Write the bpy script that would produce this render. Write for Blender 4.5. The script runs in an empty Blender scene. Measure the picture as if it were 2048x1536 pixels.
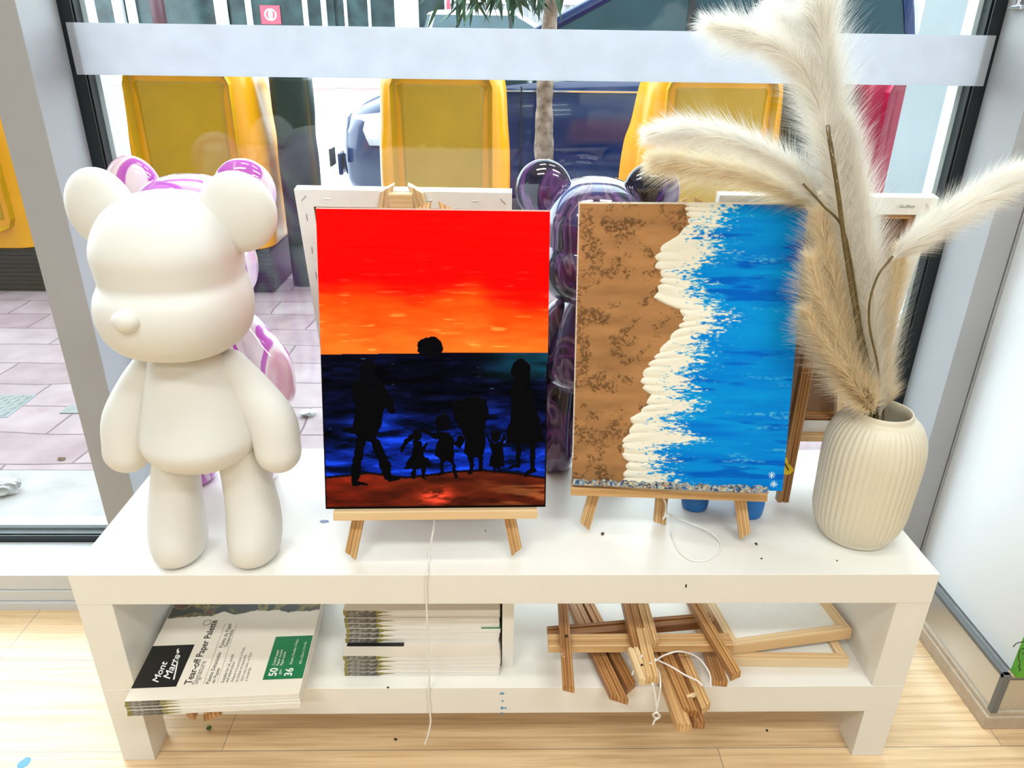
import bpy, bmesh, math, random
import numpy as np
from mathutils import Vector, Matrix

random.seed(7)
rng = np.random.default_rng(11)
SC = bpy.context.scene
COL = SC.collection
PI = math.pi

def lin(r, g, b):
    f = lambda c: (c / 255 / 12.92) if c / 255 <= 0.04045 else ((c / 255 + 0.055) / 1.055) ** 2.4
    return (f(r), f(g), f(b), 1.0)

# ------------------------------------------------------------------ camera
FPX = 1460.2567
PITCH, YAW, ROLL = 0.4308, 0.0228, 0.0137
CAM = np.array([-0.018, -0.7967, 1.01344])
_f = np.array([math.sin(YAW) * math.cos(PITCH), math.cos(YAW) * math.cos(PITCH), -math.sin(PITCH)])
_r = np.array([math.cos(YAW), -math.sin(YAW), 0.0])
_u = np.cross(_r, _f)
CR = _r * math.cos(ROLL) + _u * math.sin(ROLL)
CU = -_r * math.sin(ROLL) + _u * math.cos(ROLL)

def at(px, py, X=None, Y=None, Z=None):
    """point of the room on a plane X=, Y= or Z= seen at a place of the photograph"""
    d = _f + CR * (px - 1024) / FPX + CU * (768 - py) / FPX
    for i, v in enumerate((X, Y, Z)):
        if v is not None:
            return CAM + d * (v - CAM[i]) / d[i]

cam_data = bpy.data.cameras.new('camera')
cam_data.sensor_width = 36.0
cam_data.lens = FPX * 36.0 / 2048.0
cam_data.clip_start = 0.02
cam_data.clip_end = 200
cam = bpy.data.objects.new('camera', cam_data)
COL.objects.link(cam)
m = Matrix.Identity(4)
for i in range(3):
    m[i][0], m[i][1], m[i][2], m[i][3] = CR[i], CU[i], -_f[i], CAM[i]
cam.matrix_world = m
SC.camera = cam

# ------------------------------------------------------------------ light
world = bpy.data.worlds.new('overcast_sky')
SC.world = world
world.use_nodes = True
bg = world.node_tree.nodes['Background']
bg.inputs[0].default_value = (0.82, 0.92, 1.0, 1)
bg.inputs[1].default_value = 7.2

def area(name, loc, rot, sx, sy, power, color):
    l = bpy.data.lights.new(name, 'AREA')
    l.shape = 'RECTANGLE'
    l.size, l.size_y, l.energy, l.color = sx, sy, power, color
    o = bpy.data.objects.new(name, l)
    COL.objects.link(o)
    o.location = loc
    o.rotation_euler = rot
    return o

WARM = (0.93, 1.0, 0.985)
for i, (x, y, p) in enumerate([(-1.0, -1.5, 28), (1.0, -1.5, 28), (-1.6, -3.0, 32), (1.0, -3.0, 32)]):
    area('ceiling_light', (x, y, 2.66), (0, 0, 0), 1.2, 0.3, p, WARM)
for x in (-0.45, 0.45):
    area('ceiling_light', (x, -0.35, 2.66), (0, 0, 0), 0.6, 0.2, 7.5, WARM)

SC.view_settings.view_transform = 'Standard'
SC.view_settings.look = 'None'
SC.view_settings.gamma = 1.0
SC.view_settings.use_curve_mapping = False
SC.view_settings.exposure = 0.0
SC.cycles.use_denoising = True
SC.cycles.max_bounces = 12
SC.cycles.diffuse_bounces = 7
SC.cycles.transmission_bounces = 10
SC.cycles.transparent_max_bounces = 16
SC.cycles.sample_clamp_indirect = 6.0

# ------------------------------------------------------------------ materials
def new_mat(name):
    mt = bpy.data.materials.new(name)
    mt.use_nodes = True
    nt = mt.node_tree
    return mt, nt, nt.nodes['Principled BSDF']

def N(nt, typ, **kw):
    n = nt.nodes.new(typ)
    for k, v in kw.items():
        setattr(n, k, v)
    return n

def ramp(nt, stops, interp='LINEAR'):
    r = N(nt, 'ShaderNodeValToRGB')
    r.color_ramp.interpolation = interp
    el = r.color_ramp.elements
    while len(el) < len(stops):
        el.new(0.5)
    for e, (p, c) in zip(el, stops):
        e.position = p
        e.color = c
    return r

def coords(nt, scale=(1, 1, 1), rot=(0, 0, 0), kind='Object', rnd=False):
    tc = N(nt, 'ShaderNodeTexCoord')
    mp = N(nt, 'ShaderNodeMapping')
    mp.inputs['Scale'].default_value = scale
    mp.inputs['Rotation'].default_value = rot
    nt.links.new(tc.outputs[kind], mp.inputs[0])
    if rnd:
        oi = N(nt, 'ShaderNodeObjectInfo')
        ml = N(nt, 'ShaderNodeVectorMath', operation='SCALE')
        ml.inputs[0].default_value = (7.3, 3.1, 5.7)
        nt.links.new(oi.outputs['Random'], ml.inputs['Scale'])
        nt.links.new(ml.outputs[0], mp.inputs['Location'])
    return mp

def plain(name, c, rough=0.5, noise=0.06, nscale=12.0, metallic=0.0, bump=0.0, spec=0.5, coat=0.0, c2=None):
    """a colour with slight procedural variation"""
    mt, nt, p = new_mat(name)
    mp = coords(nt)
    tx = N(nt, 'ShaderNodeTexNoise')
    tx.inputs['Scale'].default_value = nscale
    tx.inputs['Detail'].default_value = 4
    nt.links.new(mp.outputs[0], tx.inputs[0])
    c2 = c2 or tuple(v * (1 - noise) for v in c[:3]) + (1,)
    r = ramp(nt, [(0.3, c2), (0.7, c)])
    nt.links.new(tx.outputs[0], r.inputs[0])
    nt.links.new(r.outputs[0], p.inputs['Base Color'])
    p.inputs['Roughness'].default_value = rough
    p.inputs['Metallic'].default_value = metallic
    p.inputs['Specular IOR Level'].default_value = spec
    p.inputs['Coat Weight'].default_value = coat
    if bump:
        b = N(nt, 'ShaderNodeBump')
        b.inputs['Strength'].default_value = bump
        b.inputs['Distance'].default_value = 0.002
        nt.links.new(tx.outputs[0], b.inputs['Height'])
        nt.links.new(b.outputs[0], p.inputs['Normal'])
    return mt

def wood(name, light, dark, rough=0.45, freq=60.0, paint=None):
    """grain that runs along local X"""
    mt, nt, p = new_mat(name)
    mp = coords(nt, (3.0, freq, freq), rnd=True)
    tx = N(nt, 'ShaderNodeTexNoise')
    tx.inputs['Scale'].default_value = 1.0
    tx.inputs['Detail'].default_value = 3
    tx.inputs['Distortion'].default_value = 0.6
    nt.links.new(mp.outputs[0], tx.inputs[0])
    mp2 = coords(nt, (2.5, freq * 2.6, freq * 2.6), rnd=True)
    wv = N(nt, 'ShaderNodeTexWave', wave_type='BANDS', bands_direction='Y')
    wv.inputs['Scale'].default_value = 0.45
    wv.inputs['Distortion'].default_value = 2.5
    wv.inputs['Detail'].default_value = 2
    nt.links.new(mp2.outputs[0], wv.inputs[0])
    mx = N(nt, 'ShaderNodeMath', operation='ADD')
    sc = N(nt, 'ShaderNodeMath', operation='MULTIPLY')
    sc.inputs[1].default_value = 0.35
    nt.links.new(wv.outputs['Fac'], sc.inputs[0])
    nt.links.new(tx.outputs[0], mx.inputs[0])
    nt.links.new(sc.outputs[0], mx.inputs[1])
    r = ramp(nt, [(0.38, light), (0.62, tuple((a + b) / 2 for a, b in zip(light, dark))), (0.85, dark)])
    nt.links.new(mx.outputs[0], r.inputs[0])
    out = r.outputs[0]
    if paint:
        mp3 = coords(nt, (1, 1, 1), rnd=True)
        vz = N(nt, 'ShaderNodeTexNoise')
        vz.inputs['Scale'].default_value = paint[1]
        vz.inputs['Detail'].default_value = 5
        nt.links.new(mp3.outputs[0], vz.inputs[0])
        rr = ramp(nt, [(paint[2], (0, 0, 0, 1)), (paint[2] + 0.03, (1, 1, 1, 1))])
        nt.links.new(vz.outputs[0], rr.inputs[0])
        mix = N(nt, 'ShaderNodeMix', data_type='RGBA')
        nt.links.new(rr.outputs[0], mix.inputs[0])
        nt.links.new(out, mix.inputs[6])
        mix.inputs[7].default_value = paint[0]
        out = mix.outputs[2]
    nt.links.new(out, p.inputs['Base Color'])
    p.inputs['Roughness'].default_value = rough
    return mt

def attr_mat(name, rough=0.45, bump=0.0):
    mt, nt, p = new_mat(name)
    a = N(nt, 'ShaderNodeVertexColor', layer_name='paint')
    nt.links.new(a.outputs[0], p.inputs['Base Color'])
    p.inputs['Roughness'].default_value = rough
    p.inputs['Specular IOR Level'].default_value = 0.04
    if bump:
        mp = coords(nt, (1, 1, 1))
        tx = N(nt, 'ShaderNodeTexNoise')
        tx.inputs['Scale'].default_value = 700
        nt.links.new(mp.outputs[0], tx.inputs[0])
        b = N(nt, 'ShaderNodeBump')
        b.inputs['Strength'].default_value = bump
        b.inputs['Distance'].default_value = 0.001
        nt.links.new(tx.outputs[0], b.inputs['Height'])
        nt.links.new(b.outputs[0], p.inputs['Normal'])
    return mt

def marble(name, stops, scale=7.0, dist=2.2, stretch=(1, 1, 0.35), rough=0.08):
    mt, nt, p = new_mat(name)
    mp = coords(nt, stretch)
    n1 = N(nt, 'ShaderNodeTexNoise')
    n1.inputs['Scale'].default_value = scale
    n1.inputs['Detail'].default_value = 2.5
    n1.inputs['Distortion'].default_value = dist
    nt.links.new(mp.outputs[0], n1.inputs[0])
    r = ramp(nt, stops)
    nt.links.new(n1.outputs[0], r.inputs[0])
    nt.links.new(r.outputs[0], p.inputs['Base Color'])
    p.inputs['Roughness'].default_value = rough
    p.inputs['Coat Weight'].default_value = 1.0
    p.inputs['Coat Roughness'].default_value = 0.03
    return mt

def glass_mat(name, tint=(0.93, 0.97, 0.96, 1)):
    mt = bpy.data.materials.new(name)
    mt.use_nodes = True
    nt = mt.node_tree
    nt.nodes.clear()
    o = N(nt, 'ShaderNodeOutputMaterial')
    t = N(nt, 'ShaderNodeBsdfTransparent')
    t.inputs[0].default_value = tint
    g = N(nt, 'ShaderNodeBsdfGlossy')
    g.inputs['Roughness'].default_value = 0.0
    # reflectance of clear glass by viewing angle, the same from both sides
    lw = N(nt, 'ShaderNodeLayerWeight')
    lw.inputs[0].default_value = 0.5
    pw = N(nt, 'ShaderNodeMath', operation='POWER')
    pw.inputs[1].default_value = 5.0
    ma = N(nt, 'ShaderNodeMath', operation='MULTIPLY_ADD')
    ma.inputs[1].default_value = 0.9
    ma.inputs[2].default_value = 0.036
    nt.links.new(lw.outputs['Facing'], pw.inputs[0])
    nt.links.new(pw.outputs[0], ma.inputs[0])
    mx = N(nt, 'ShaderNodeMixShader')
    nt.links.new(ma.outputs[0], mx.inputs[0])
    nt.links.new(t.outputs[0], mx.inputs[1])
    nt.links.new(g.outputs[0], mx.inputs[2])
    nt.links.new(mx.outputs[0], o.inputs[0])
    return mt

def translucent_mat(name, c, tfac=0.5, rough=0.6, clear=0.0):
    mt = bpy.data.materials.new(name)
    mt.use_nodes = True
    nt = mt.node_tree
    nt.nodes.clear()
    o = N(nt, 'ShaderNodeOutputMaterial')
    t = N(nt, 'ShaderNodeBsdfTranslucent')
    d = N(nt, 'ShaderNodeBsdfDiffuse')
    mp = coords(nt)
    tx = N(nt, 'ShaderNodeTexNoise')
    tx.inputs['Scale'].default_value = 30
    nt.links.new(mp.outputs[0], tx.inputs[0])
    r = ramp(nt, [(0.3, tuple(v * 0.94 for v in c[:3]) + (1,)), (0.7, c)])
    nt.links.new(tx.outputs[0], r.inputs[0])
    nt.links.new(r.outputs[0], t.inputs[0])
    nt.links.new(r.outputs[0], d.inputs[0])
    mx = N(nt, 'ShaderNodeMixShader')
    mx.inputs[0].default_value = tfac
    nt.links.new(d.outputs[0], mx.inputs[1])
    nt.links.new(t.outputs[0], mx.inputs[2])
    out = mx.outputs[0]
    if clear:
        tr_ = N(nt, 'ShaderNodeBsdfTransparent')
        m2 = N(nt, 'ShaderNodeMixShader')
        m2.inputs[0].default_value = clear
        nt.links.new(out, m2.inputs[1])
        nt.links.new(tr_.outputs[0], m2.inputs[2])
        out = m2.outputs[0]
    nt.links.new(out, o.inputs[0])
    return mt

def plank_mat(name, c1, c2, c3, w=1.25, h=0.19, rot=0.0):
    mt, nt, p = new_mat(name)
    mp = coords(nt, (1, 1, 1), (0, 0, rot))
    br = N(nt, 'ShaderNodeTexBrick', offset=0.37, squash=1.0)
    br.inputs['Scale'].default_value = 1.0
    br.inputs['Brick Width'].default_value = w
    br.inputs['Row Height'].default_value = h
    br.inputs['Mortar Size'].default_value = 0.0007
    br.inputs['Color1'].default_value = c1
    br.inputs['Color2'].default_value = c2
    br.inputs['Mortar'].default_value = tuple(v * 0.45 for v in c3[:3]) + (1,)
    nt.links.new(mp.outputs[0], br.inputs[0])
    mp2 = coords(nt, (2.6, 70.0, 1.0), (0, 0, rot))
    tx = N(nt, 'ShaderNodeTexNoise')
    tx.inputs['Scale'].default_value = 1.6
    tx.inputs['Detail'].default_value = 6
    tx.inputs['Distortion'].default_value = 0.8
    nt.links.new(mp2.outputs[0], tx.inputs[0])
    r = ramp(nt, [(0.35, c3), (0.6, (1, 1, 1, 1))])
    nt.links.new(tx.outputs[0], r.inputs[0])
    mx = N(nt, 'ShaderNodeMix', data_type='RGBA', blend_type='MULTIPLY')
    mx.inputs[0].default_value = 0.65
    nt.links.new(br.outputs[0], mx.inputs[6])
    nt.links.new(r.outputs[0], mx.inputs[7])
    nt.links.new(mx.outputs[2], p.inputs['Base Color'])
    p.inputs['Roughness'].default_value = 0.3
    p.inputs['Specular IOR Level'].default_value = 0.75
    return mt

def paver_mat(name):
    mt, nt, p = new_mat(name)
    mp = coords(nt, (1, 1, 1), (0, 0, 0.0))
    # slight skew so that the short joints run diagonally
    br = N(nt, 'ShaderNodeTexBrick', offset=0.5)
    br.inputs['Scale'].default_value = 1.0
    br.inputs['Brick Width'].default_value = 0.36
    br.inputs['Row Height'].default_value = 0.17
    br.inputs['Mortar Size'].default_value = 0.004
    br.inputs['Mortar Smooth'].default_value = 0.4
    br.inputs['Color1'].default_value = (0.34, 0.265, 0.275, 1)
    br.inputs['Color2'].default_value = (0.28, 0.20, 0.215, 1)
    br.inputs['Mortar'].default_value = (0.13, 0.085, 0.09, 1)
    sk = N(nt, 'ShaderNodeTexNoise')
    sk.inputs['Scale'].default_value = 2.2
    nt.links.new(mp.outputs[0], sk.inputs[0])
    va = N(nt, 'ShaderNodeVectorMath', operation='MULTIPLY_ADD')
    va.inputs[1].default_value = (0.10, 0.05, 0)
    nt.links.new(sk.outputs['Color'], va.inputs[0])
    nt.links.new(mp.outputs[0], va.inputs[2])
    nt.links.new(va.outputs[0], br.inputs[0])
    tx = N(nt, 'ShaderNodeTexNoise')
    tx.inputs['Scale'].default_value = 9
    tx.inputs['Detail'].default_value = 6
    nt.links.new(mp.outputs[0], tx.inputs[0])
    r = ramp(nt, [(0.3, (0.72, 0.66, 0.68, 1)), (0.7, (1, 1, 1, 1))])
    nt.links.new(tx.outputs[0], r.inputs[0])
    mx = N(nt, 'ShaderNodeMix', data_type='RGBA', blend_type='MULTIPLY')
    mx.inputs[0].default_value = 1.0
    nt.links.new(br.outputs[0], mx.inputs[6])
    nt.links.new(r.outputs[0], mx.inputs[7])
    nt.links.new(mx.outputs[2], p.inputs['Base Color'])
    p.inputs['Roughness'].default_value = 0.8
    return mt

M = {}
M['white_lacquer'] = plain('white_lacquer', (0.80, 0.775, 0.73, 1), 0.35, 0.02, 6)
M['white_wall'] = plain('white_wall', (0.79, 0.80, 0.825, 1), 0.5, 0.03, 3)
M['ceiling_white'] = plain('ceiling_white', (0.82, 0.80, 0.77, 1), 0.8)
M['interior_wall'] = plain('interior_wall', (0.20, 0.19, 0.17, 1), 0.8)
M['aluminium'] = plain('aluminium', (0.345, 0.345, 0.355, 1), 0.42, 0.03, 8, metallic=0.0)
M['aluminium_pale'] = plain('aluminium_pale', (0.62, 0.63, 0.65, 1), 0.4, 0.03, 8)
M['kick_metal'] = plain('kick_metal', (0.66, 0.66, 0.66, 1), 0.28, 0.05, 5, metallic=0.85)
M['channel_grey'] = plain('channel_grey', (0.16, 0.17, 0.18, 1), 0.35, 0.05, 20, metallic=0.3)
M['gasket'] = plain('gasket', (0.006, 0.009, 0.011, 1), 0.35, 0.2, 30)
M['glass'] = glass_mat('glass')
M['frosted_film'] = translucent_mat('frosted_film', (0.68, 0.70, 0.745, 1), 0.6)
M['oak_floor'] = plank_mat('oak_floor', (0.80, 0.58, 0.345, 1), (0.72, 0.515, 0.30, 1), (0.66, 0.56, 0.46, 1))
M['oak_trim'] = wood('oak_trim', (0.66, 0.52, 0.40, 1), (0.45, 0.32, 0.22, 1), 0.5, 40)
M['pavers'] = paver_mat('pavers')
M['pale_pavers'] = plain('pale_pavers', (0.33, 0.30, 0.30, 1), 0.85, 0.22, 14)
M['trim_oak'] = plain('trim_oak', (0.52, 0.41, 0.31, 1), 0.5, 0.18, 60)
M['asphalt'] = plain('asphalt', (0.62, 0.62, 0.64, 1), 0.9, 0.08, 3)
M['far_pavers'] = plain('far_pavers', (0.34, 0.22, 0.21, 1), 0.9, 0.15, 2)
M['kerb_stone'] = plain('kerb_stone', (0.5, 0.49, 0.48, 1), 0.9)
M['bear_white'] = plain('bear_white', (0.75, 0.735, 0.705, 1), 0.5, 0.015, 8, spec=0.35)
M['bear_pink'] = marble('bear_pink', [(0.30, (0.72, 0.42, 0.70, 1)), (0.40, (0.82, 0.72, 0.80, 1)), (0.445, (0.80, 0.66, 0.78, 1)), (0.455, (0.48, 0.09, 0.52, 1)),
                                      (0.525, (0.55, 0.14, 0.55, 1)), (0.54, (0.86, 0.78, 0.84, 1)), (0.62, (0.74, 0.40, 0.56, 1)), (0.72, (0.85, 0.62, 0.72, 1))], 9, 1.2)
M['bear_purple'] = marble('bear_purple', [(0.32, (0.006, 0.006, 0.012, 1)), (0.43, (0.02, 0.018, 0.05, 1)), (0.47, (0.13, 0.05, 0.19, 1)),
                                          (0.52, (0.03, 0.018, 0.06, 1)), (0.56, (0.20, 0.13, 0.23, 1)), (0.60, (0.05, 0.03, 0.10, 1)), (0.70, (0.045, 0.06, 0.22, 1))], 9, 2.4)
M['blue_paint'] = plain('blue_paint', (0.01, 0.19, 0.60, 1), 0.35, 0.3, 18)
M['canvas_white'] = plain('canvas_white', (0.83, 0.82, 0.79, 1), 0.8, 0.04, 90, bump=0.15)
M['canvas_raw'] = translucent_mat('canvas_raw', (0.52, 0.33, 0.22, 1), 0.35)
M['pine'] = wood('pine', (0.74, 0.50, 0.25, 1), (0.50, 0.27, 0.10, 1), 0.45, 55)
M['pine_pale'] = wood('pine_pale', (0.80, 0.62, 0.38, 1), (0.68, 0.46, 0.24, 1), 0.5, 40)
M['pine_dark'] = wood('pine_dark', (0.56, 0.29, 0.10, 1), (0.24, 0.09, 0.025, 1), 0.4, 60)
M['pine_stained'] = wood('pine_stained', (0.62, 0.35, 0.13, 1), (0.30, 0.12, 0.035, 1), 0.4, 60, paint=((0.75, 0.72, 0.68, 1), 26, 0.70))
M['steel'] = plain('steel', (0.55, 0.55, 0.56, 1), 0.3, 0.1, 50, metallic=1.0)
M['screw_black'] = plain('screw_black', (0.02, 0.018, 0.015, 1), 0.4)
M['cord_white'] = plain('cord_white', (0.85, 0.83, 0.80, 1), 0.8, 0.08, 300)
M['vase_cream'] = plain('vase_cream', (0.72, 0.655, 0.52, 1), 0.42, 0.04, 20)
M['plume_cream'] = translucent_mat('plume_cream', (0.99, 0.97, 0.93, 1), 0.5, clear=0.3)
M['plume_beige'] = translucent_mat('plume_beige', (0.97, 0.885, 0.72, 1), 0.5, clear=0.2)
M['stem_olive'] = plain('stem_olive', (0.16, 0.11, 0.035, 1), 0.6, 0.4, 90)
M['sunset_paint'] = attr_mat('sunset_paint', 0.42, 0.12)
M['beach_paint'] = attr_mat('beach_paint', 0.5, 0.1)
M['green_paint'] = plain('green_paint', (0.10, 0.38, 0.03, 1), 0.5, 0.12, 30)
M['ink_black'] = plain('ink_black', (0.012, 0.012, 0.012, 1), 0.5)
M['ink_grey'] = plain('ink_grey', (0.16, 0.155, 0.15, 1), 0.6)
M['ink_white'] = plain('ink_white', (0.85, 0.85, 0.84, 1), 0.6)
M['pad_cover'] = plain('pad_cover', (0.80, 0.725, 0.63, 1), 0.5, 0.015, 20)
M['pad_green'] = plain('pad_green', (0.0, 0.17, 0.055, 1), 0.5, 0.05, 20)
M['pad_black'] = plain('pad_black', (0.008, 0.008, 0.008, 1), 0.35)
def paper_edge():
    mt, nt, p = new_mat('paper_edge')
    mp = coords(nt, (1, 1, 1))
    wv = N(nt, 'ShaderNodeTexNoise')
    wv.inputs['Scale'].default_value = 1.0
    mp.inputs['Scale'].default_value = (6, 6, 900)
    nt.links.new(mp.outputs[0], wv.inputs[0])
    r = ramp(nt, [(0.3, (0.70, 0.67, 0.64, 1)), (0.6, (0.86, 0.84, 0.81, 1))])
    nt.links.new(wv.outputs[0], r.inputs[0])
    nt.links.new(r.outputs[0], p.inputs['Base Color'])
    p.inputs['Roughness'].default_value = 0.7
    return mt
M['paper_edge'] = paper_edge()
M['brush_print'] = plain('brush_print', (0.34, 0.32, 0.29, 1), 0.5, 0.95, 160, c2=(0.012, 0.012, 0.012, 1))
M['brush_tip'] = plain('brush_tip', (0.34, 0.30, 0.06, 1), 0.5, 0.6, 200)
M['cover_art'] = marble('cover_art', [(0.35, (0.012, 0.012, 0.008, 1)), (0.47, (0.02, 0.025, 0.01, 1)), (0.52, (0.25, 0.19, 0.03, 1)), (0.57, (0.03, 0.03, 0.01, 1)), (0.68, (0.22, 0.02, 0.015, 1))], 22, 1.0, (1, 1, 1), 0.4)
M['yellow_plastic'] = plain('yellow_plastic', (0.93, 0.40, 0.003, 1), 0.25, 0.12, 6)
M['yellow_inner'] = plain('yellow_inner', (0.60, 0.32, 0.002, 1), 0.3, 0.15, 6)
M['magenta_plastic'] = plain('magenta_plastic', (0.42, 0.003, 0.05, 1), 0.25, 0.2, 6)
M['dark_base'] = plain('dark_base', (0.008, 0.016, 0.018, 1), 0.4, 0.3, 30)
M['dark_green'] = plain('dark_green', (0.012, 0.035, 0.03, 1), 0.4, 0.3, 14)
M['car_blue'] = plain('car_blue', (0.001, 0.014, 0.085, 1), 0.15, 0.1, 5, spec=0.35, coat=0.25)
M['car_white'] = plain('car_white', (0.80, 0.81, 0.82, 1), 0.3, 0.03, 5, coat=0.6)
M['car_glass'] = plain('car_glass', (0.012, 0.05, 0.065, 1), 0.04, 0.4, 3)
M['headlight'] = plain('headlight', (0.75, 0.80, 0.84, 1), 0.1, 0.15, 25, coat=1.0)
M['tyre'] = plain('tyre', (0.012, 0.012, 0.013, 1), 0.8)
M['rim'] = plain('rim', (0.5, 0.5, 0.52, 1), 0.3, metallic=0.9)
M['chrome'] = plain('chrome', (0.75, 0.76, 0.78, 1), 0.12, 0.05, 30, metallic=1.0)
M['seat_mint'] = plain('seat_mint', (0.42, 0.70, 0.62, 1), 0.7)
M['bark'] = plain('bark', (0.36, 0.29, 0.23, 1), 0.9, 0.7, 18, bump=0.6, c2=(0.10, 0.06, 0.04, 1))
M['leaf_green'] = plain('leaf_green', (0.018, 0.09, 0.035, 1), 0.5, 0.5, 8)
M['shop_glass'] = plain('shop_glass', (0.032, 0.065, 0.068, 1), 0.25, 0.8, 2.4)
M['shop_white'] = plain('shop_white', (0.78, 0.80, 0.80, 1), 0.6)
M['maroon'] = plain('maroon', (0.05, 0.008, 0.015, 1), 0.4)
M['poster_pink'] = plain('poster_pink', (0.55, 0.06, 0.10, 1), 0.6)
M['corrugated'] = plain('corrugated', (0.30, 0.30, 0.31, 1), 0.6)
M['red_paint'] = plain('red_paint', (0.55, 0.02, 0.05, 1), 0.5)
M['pillar_grey'] = plain('pillar_grey', (0.20, 0.235, 0.25, 1), 0.6, 0.25, 7)
M['pillar_pale'] = plain('pillar_pale', (0.30, 0.34, 0.36, 1), 0.6, 0.15, 7)
M['cover_metal'] = plain('cover_metal', (0.19, 0.20, 0.20, 1), 0.6, 0.25, 50)
M['litter_white'] = plain('litter_white', (0.42, 0.40, 0.40, 1), 0.8, 0.3, 40)
M['yellow_charm'] = plain('yellow_charm', (0.72, 0.50, 0.01, 1), 0.4, 0.1, 80)
M['crumb_brown'] = plain('crumb_brown', (0.10, 0.05, 0.02, 1), 0.8, 0.5, 200)
M['crumb_black'] = plain('crumb_black', (0.01, 0.01, 0.01, 1), 0.6)
M['splat_blue'] = plain('splat_blue', (0.10, 0.30, 0.46, 1), 0.5)
M['splat_lilac'] = plain('splat_lilac', (0.28, 0.34, 0.58, 1), 0.5, 0.4, 200)
M['crumb_green'] = plain('crumb_green', (0.10, 0.22, 0.04, 1), 0.6, 0.5, 200)

def crust_mat():
    mt, nt, p = new_mat('crusted_paint')
    mp = coords(nt, (1, 1, 1))
    vz = N(nt, 'ShaderNodeTexVoronoi')
    vz.inputs['Scale'].default_value = 330
    nt.links.new(mp.outputs[0], vz.inputs[0])
    r = ramp(nt, [(0.0, (0.45, 0.43, 0.34, 1)), (0.25, (0.02, 0.02, 0.03, 1)), (0.45, (0.015, 0.10, 0.28, 1)), (0.6, (0.5, 0.46, 0.32, 1)), (0.8, (0.28, 0.16, 0.10, 1)), (1.0, (0.25, 0.45, 0.5, 1))])
    sp = N(nt, 'ShaderNodeSeparateColor')
    nt.links.new(vz.outputs['Color'], sp.inputs[0])
    nt.links.new(sp.outputs[0], r.inputs[0])
    nt.links.new(r.outputs[0], p.inputs['Base Color'])
    p.inputs['Roughness'].default_value = 0.5
    b = N(nt, 'ShaderNodeBump')
    b.inputs['Strength'].default_value = 0.8
    b.inputs['Distance'].default_value = 0.002
    nt.links.new(vz.outputs['Distance'], b.inputs['Height'])
    nt.links.new(b.outputs[0], p.inputs['Normal'])
    return mt
M['crusted_paint'] = crust_mat()

# ------------------------------------------------------------------ object helpers
WO = {}          # world origin of each object made here

def setp(o, label=None, cat=None, group=None, kind=None):
    if label: o['label'] = label
    if cat: o['category'] = cat
    if group: o['group'] = group
    if kind: o['kind'] = kind
    return o

def empty(name, loc, label, cat, group=None):
    o = bpy.data.objects.new(name, None)
    COL.objects.link(o)
    o.empty_display_size = 0.05
    o.location = loc
    WO[o] = np.array(loc, float)
    return setp(o, label, cat, group)

def mesh_obj(name, verts, faces, mat, parent=None, smooth=False, M4=None, mats=None, fm=None):
    """verts in world coordinates (or local, placed by M4 in world)"""
    me = bpy.data.meshes.new(name)
    v = np.asarray(verts, float)
    o = bpy.data.objects.new(name, me)
    COL.objects.link(o)
    po = WO[parent] if parent is not None else np.zeros(3)
    if M4 is not None:
        L = Matrix.Translation(Vector(-po)) @ M4
        wo = np.array(M4.translation)
    elif parent is not None:
        v = v - po
        L = Matrix.Identity(4)
        wo = po
    else:
        wo = np.array([(v[:, 0].min() + v[:, 0].max()) / 2, (v[:, 1].min() + v[:, 1].max()) / 2, v[:, 2].min()])
        v = v - wo
        L = Matrix.Translation(Vector(wo))
    me.from_pydata([tuple(x) for x in v], [], faces)
    for mm in (mats or [mat]):
        me.materials.append(M[mm] if isinstance(mm, str) else mm)
    if fm is not None:
        me.polygons.foreach_set('material_index', fm)
    if smooth:
        me.polygons.foreach_set('use_smooth', [True] * len(me.polygons))
    me.update()
    if parent is not None:
        o.parent = parent
    o.matrix_local = L
    WO[o] = wo
    return o

class MB:
    """collects shapes that make ONE mesh"""
    def __init__(s):
        s.v, s.f, s.m = [], [], []
    def add(s, v, f, mi=0):
        k = len(s.v)
        s.v += [tuple(x) for x in v]
        s.f += [tuple(i + k for i in q) for q in f]
        s.m += [mi] * len(f)
        return s
    def box(s, x0, x1, y0, y1, z0, z1, bevel=0.0, mi=0):
        return s.add(*box_geo(x0, x1, y0, y1, z0, z1, bevel), mi)
    def build(s, name, mat, parent=None, smooth=False, M4=None, mats=None):
        return mesh_obj(name, s.v, s.f, mat, parent, smooth, M4, mats, s.m if mats else None)

def box_geo(x0, x1, y0, y1, z0, z1, bevel=0.0):
    bm = bmesh.new()
    bmesh.ops.create_cube(bm, size=1.0)
    for v in bm.verts:
        v.co = ((x0 + x1) / 2 + v.co.x * (x1 - x0), (y0 + y1) / 2 + v.co.y * (y1 - y0), (z0 + z1) / 2 + v.co.z * (z1 - z0))
    if bevel:
        bmesh.ops.bevel(bm, geom=bm.edges[:], offset=bevel, segments=2, affect='EDGES', profile=0.5)
    bm.verts.index_update()
    v = [tuple(x.co) for x in bm.verts]
    f = [tuple(w.index for w in q.verts) for q in bm.faces]
    bm.free()
    return v, f

def box(name, x0, x1, y0, y1, z0, z1, mat, parent=None, bevel=0.0):
    return MB().box(x0, x1, y0, y1, z0, z1, bevel).build(name, mat, parent)

def rings_geo(rings, closed=True, caps=True):
    n = len(rings[0])
    v = [tuple(p) for r in rings for p in r]
    f = []
    for i in range(len(rings) - 1):
        for j in range(n if closed else n - 1):
            k = (j + 1) % n
            f.append((i * n + j, i * n + k, (i + 1) * n + k, (i + 1) * n + j))
    if caps:
        f.append(tuple(range(n - 1, -1, -1)))
        f.append(tuple((len(rings) - 1) * n + j for j in range(n)))
    return v, f

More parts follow.
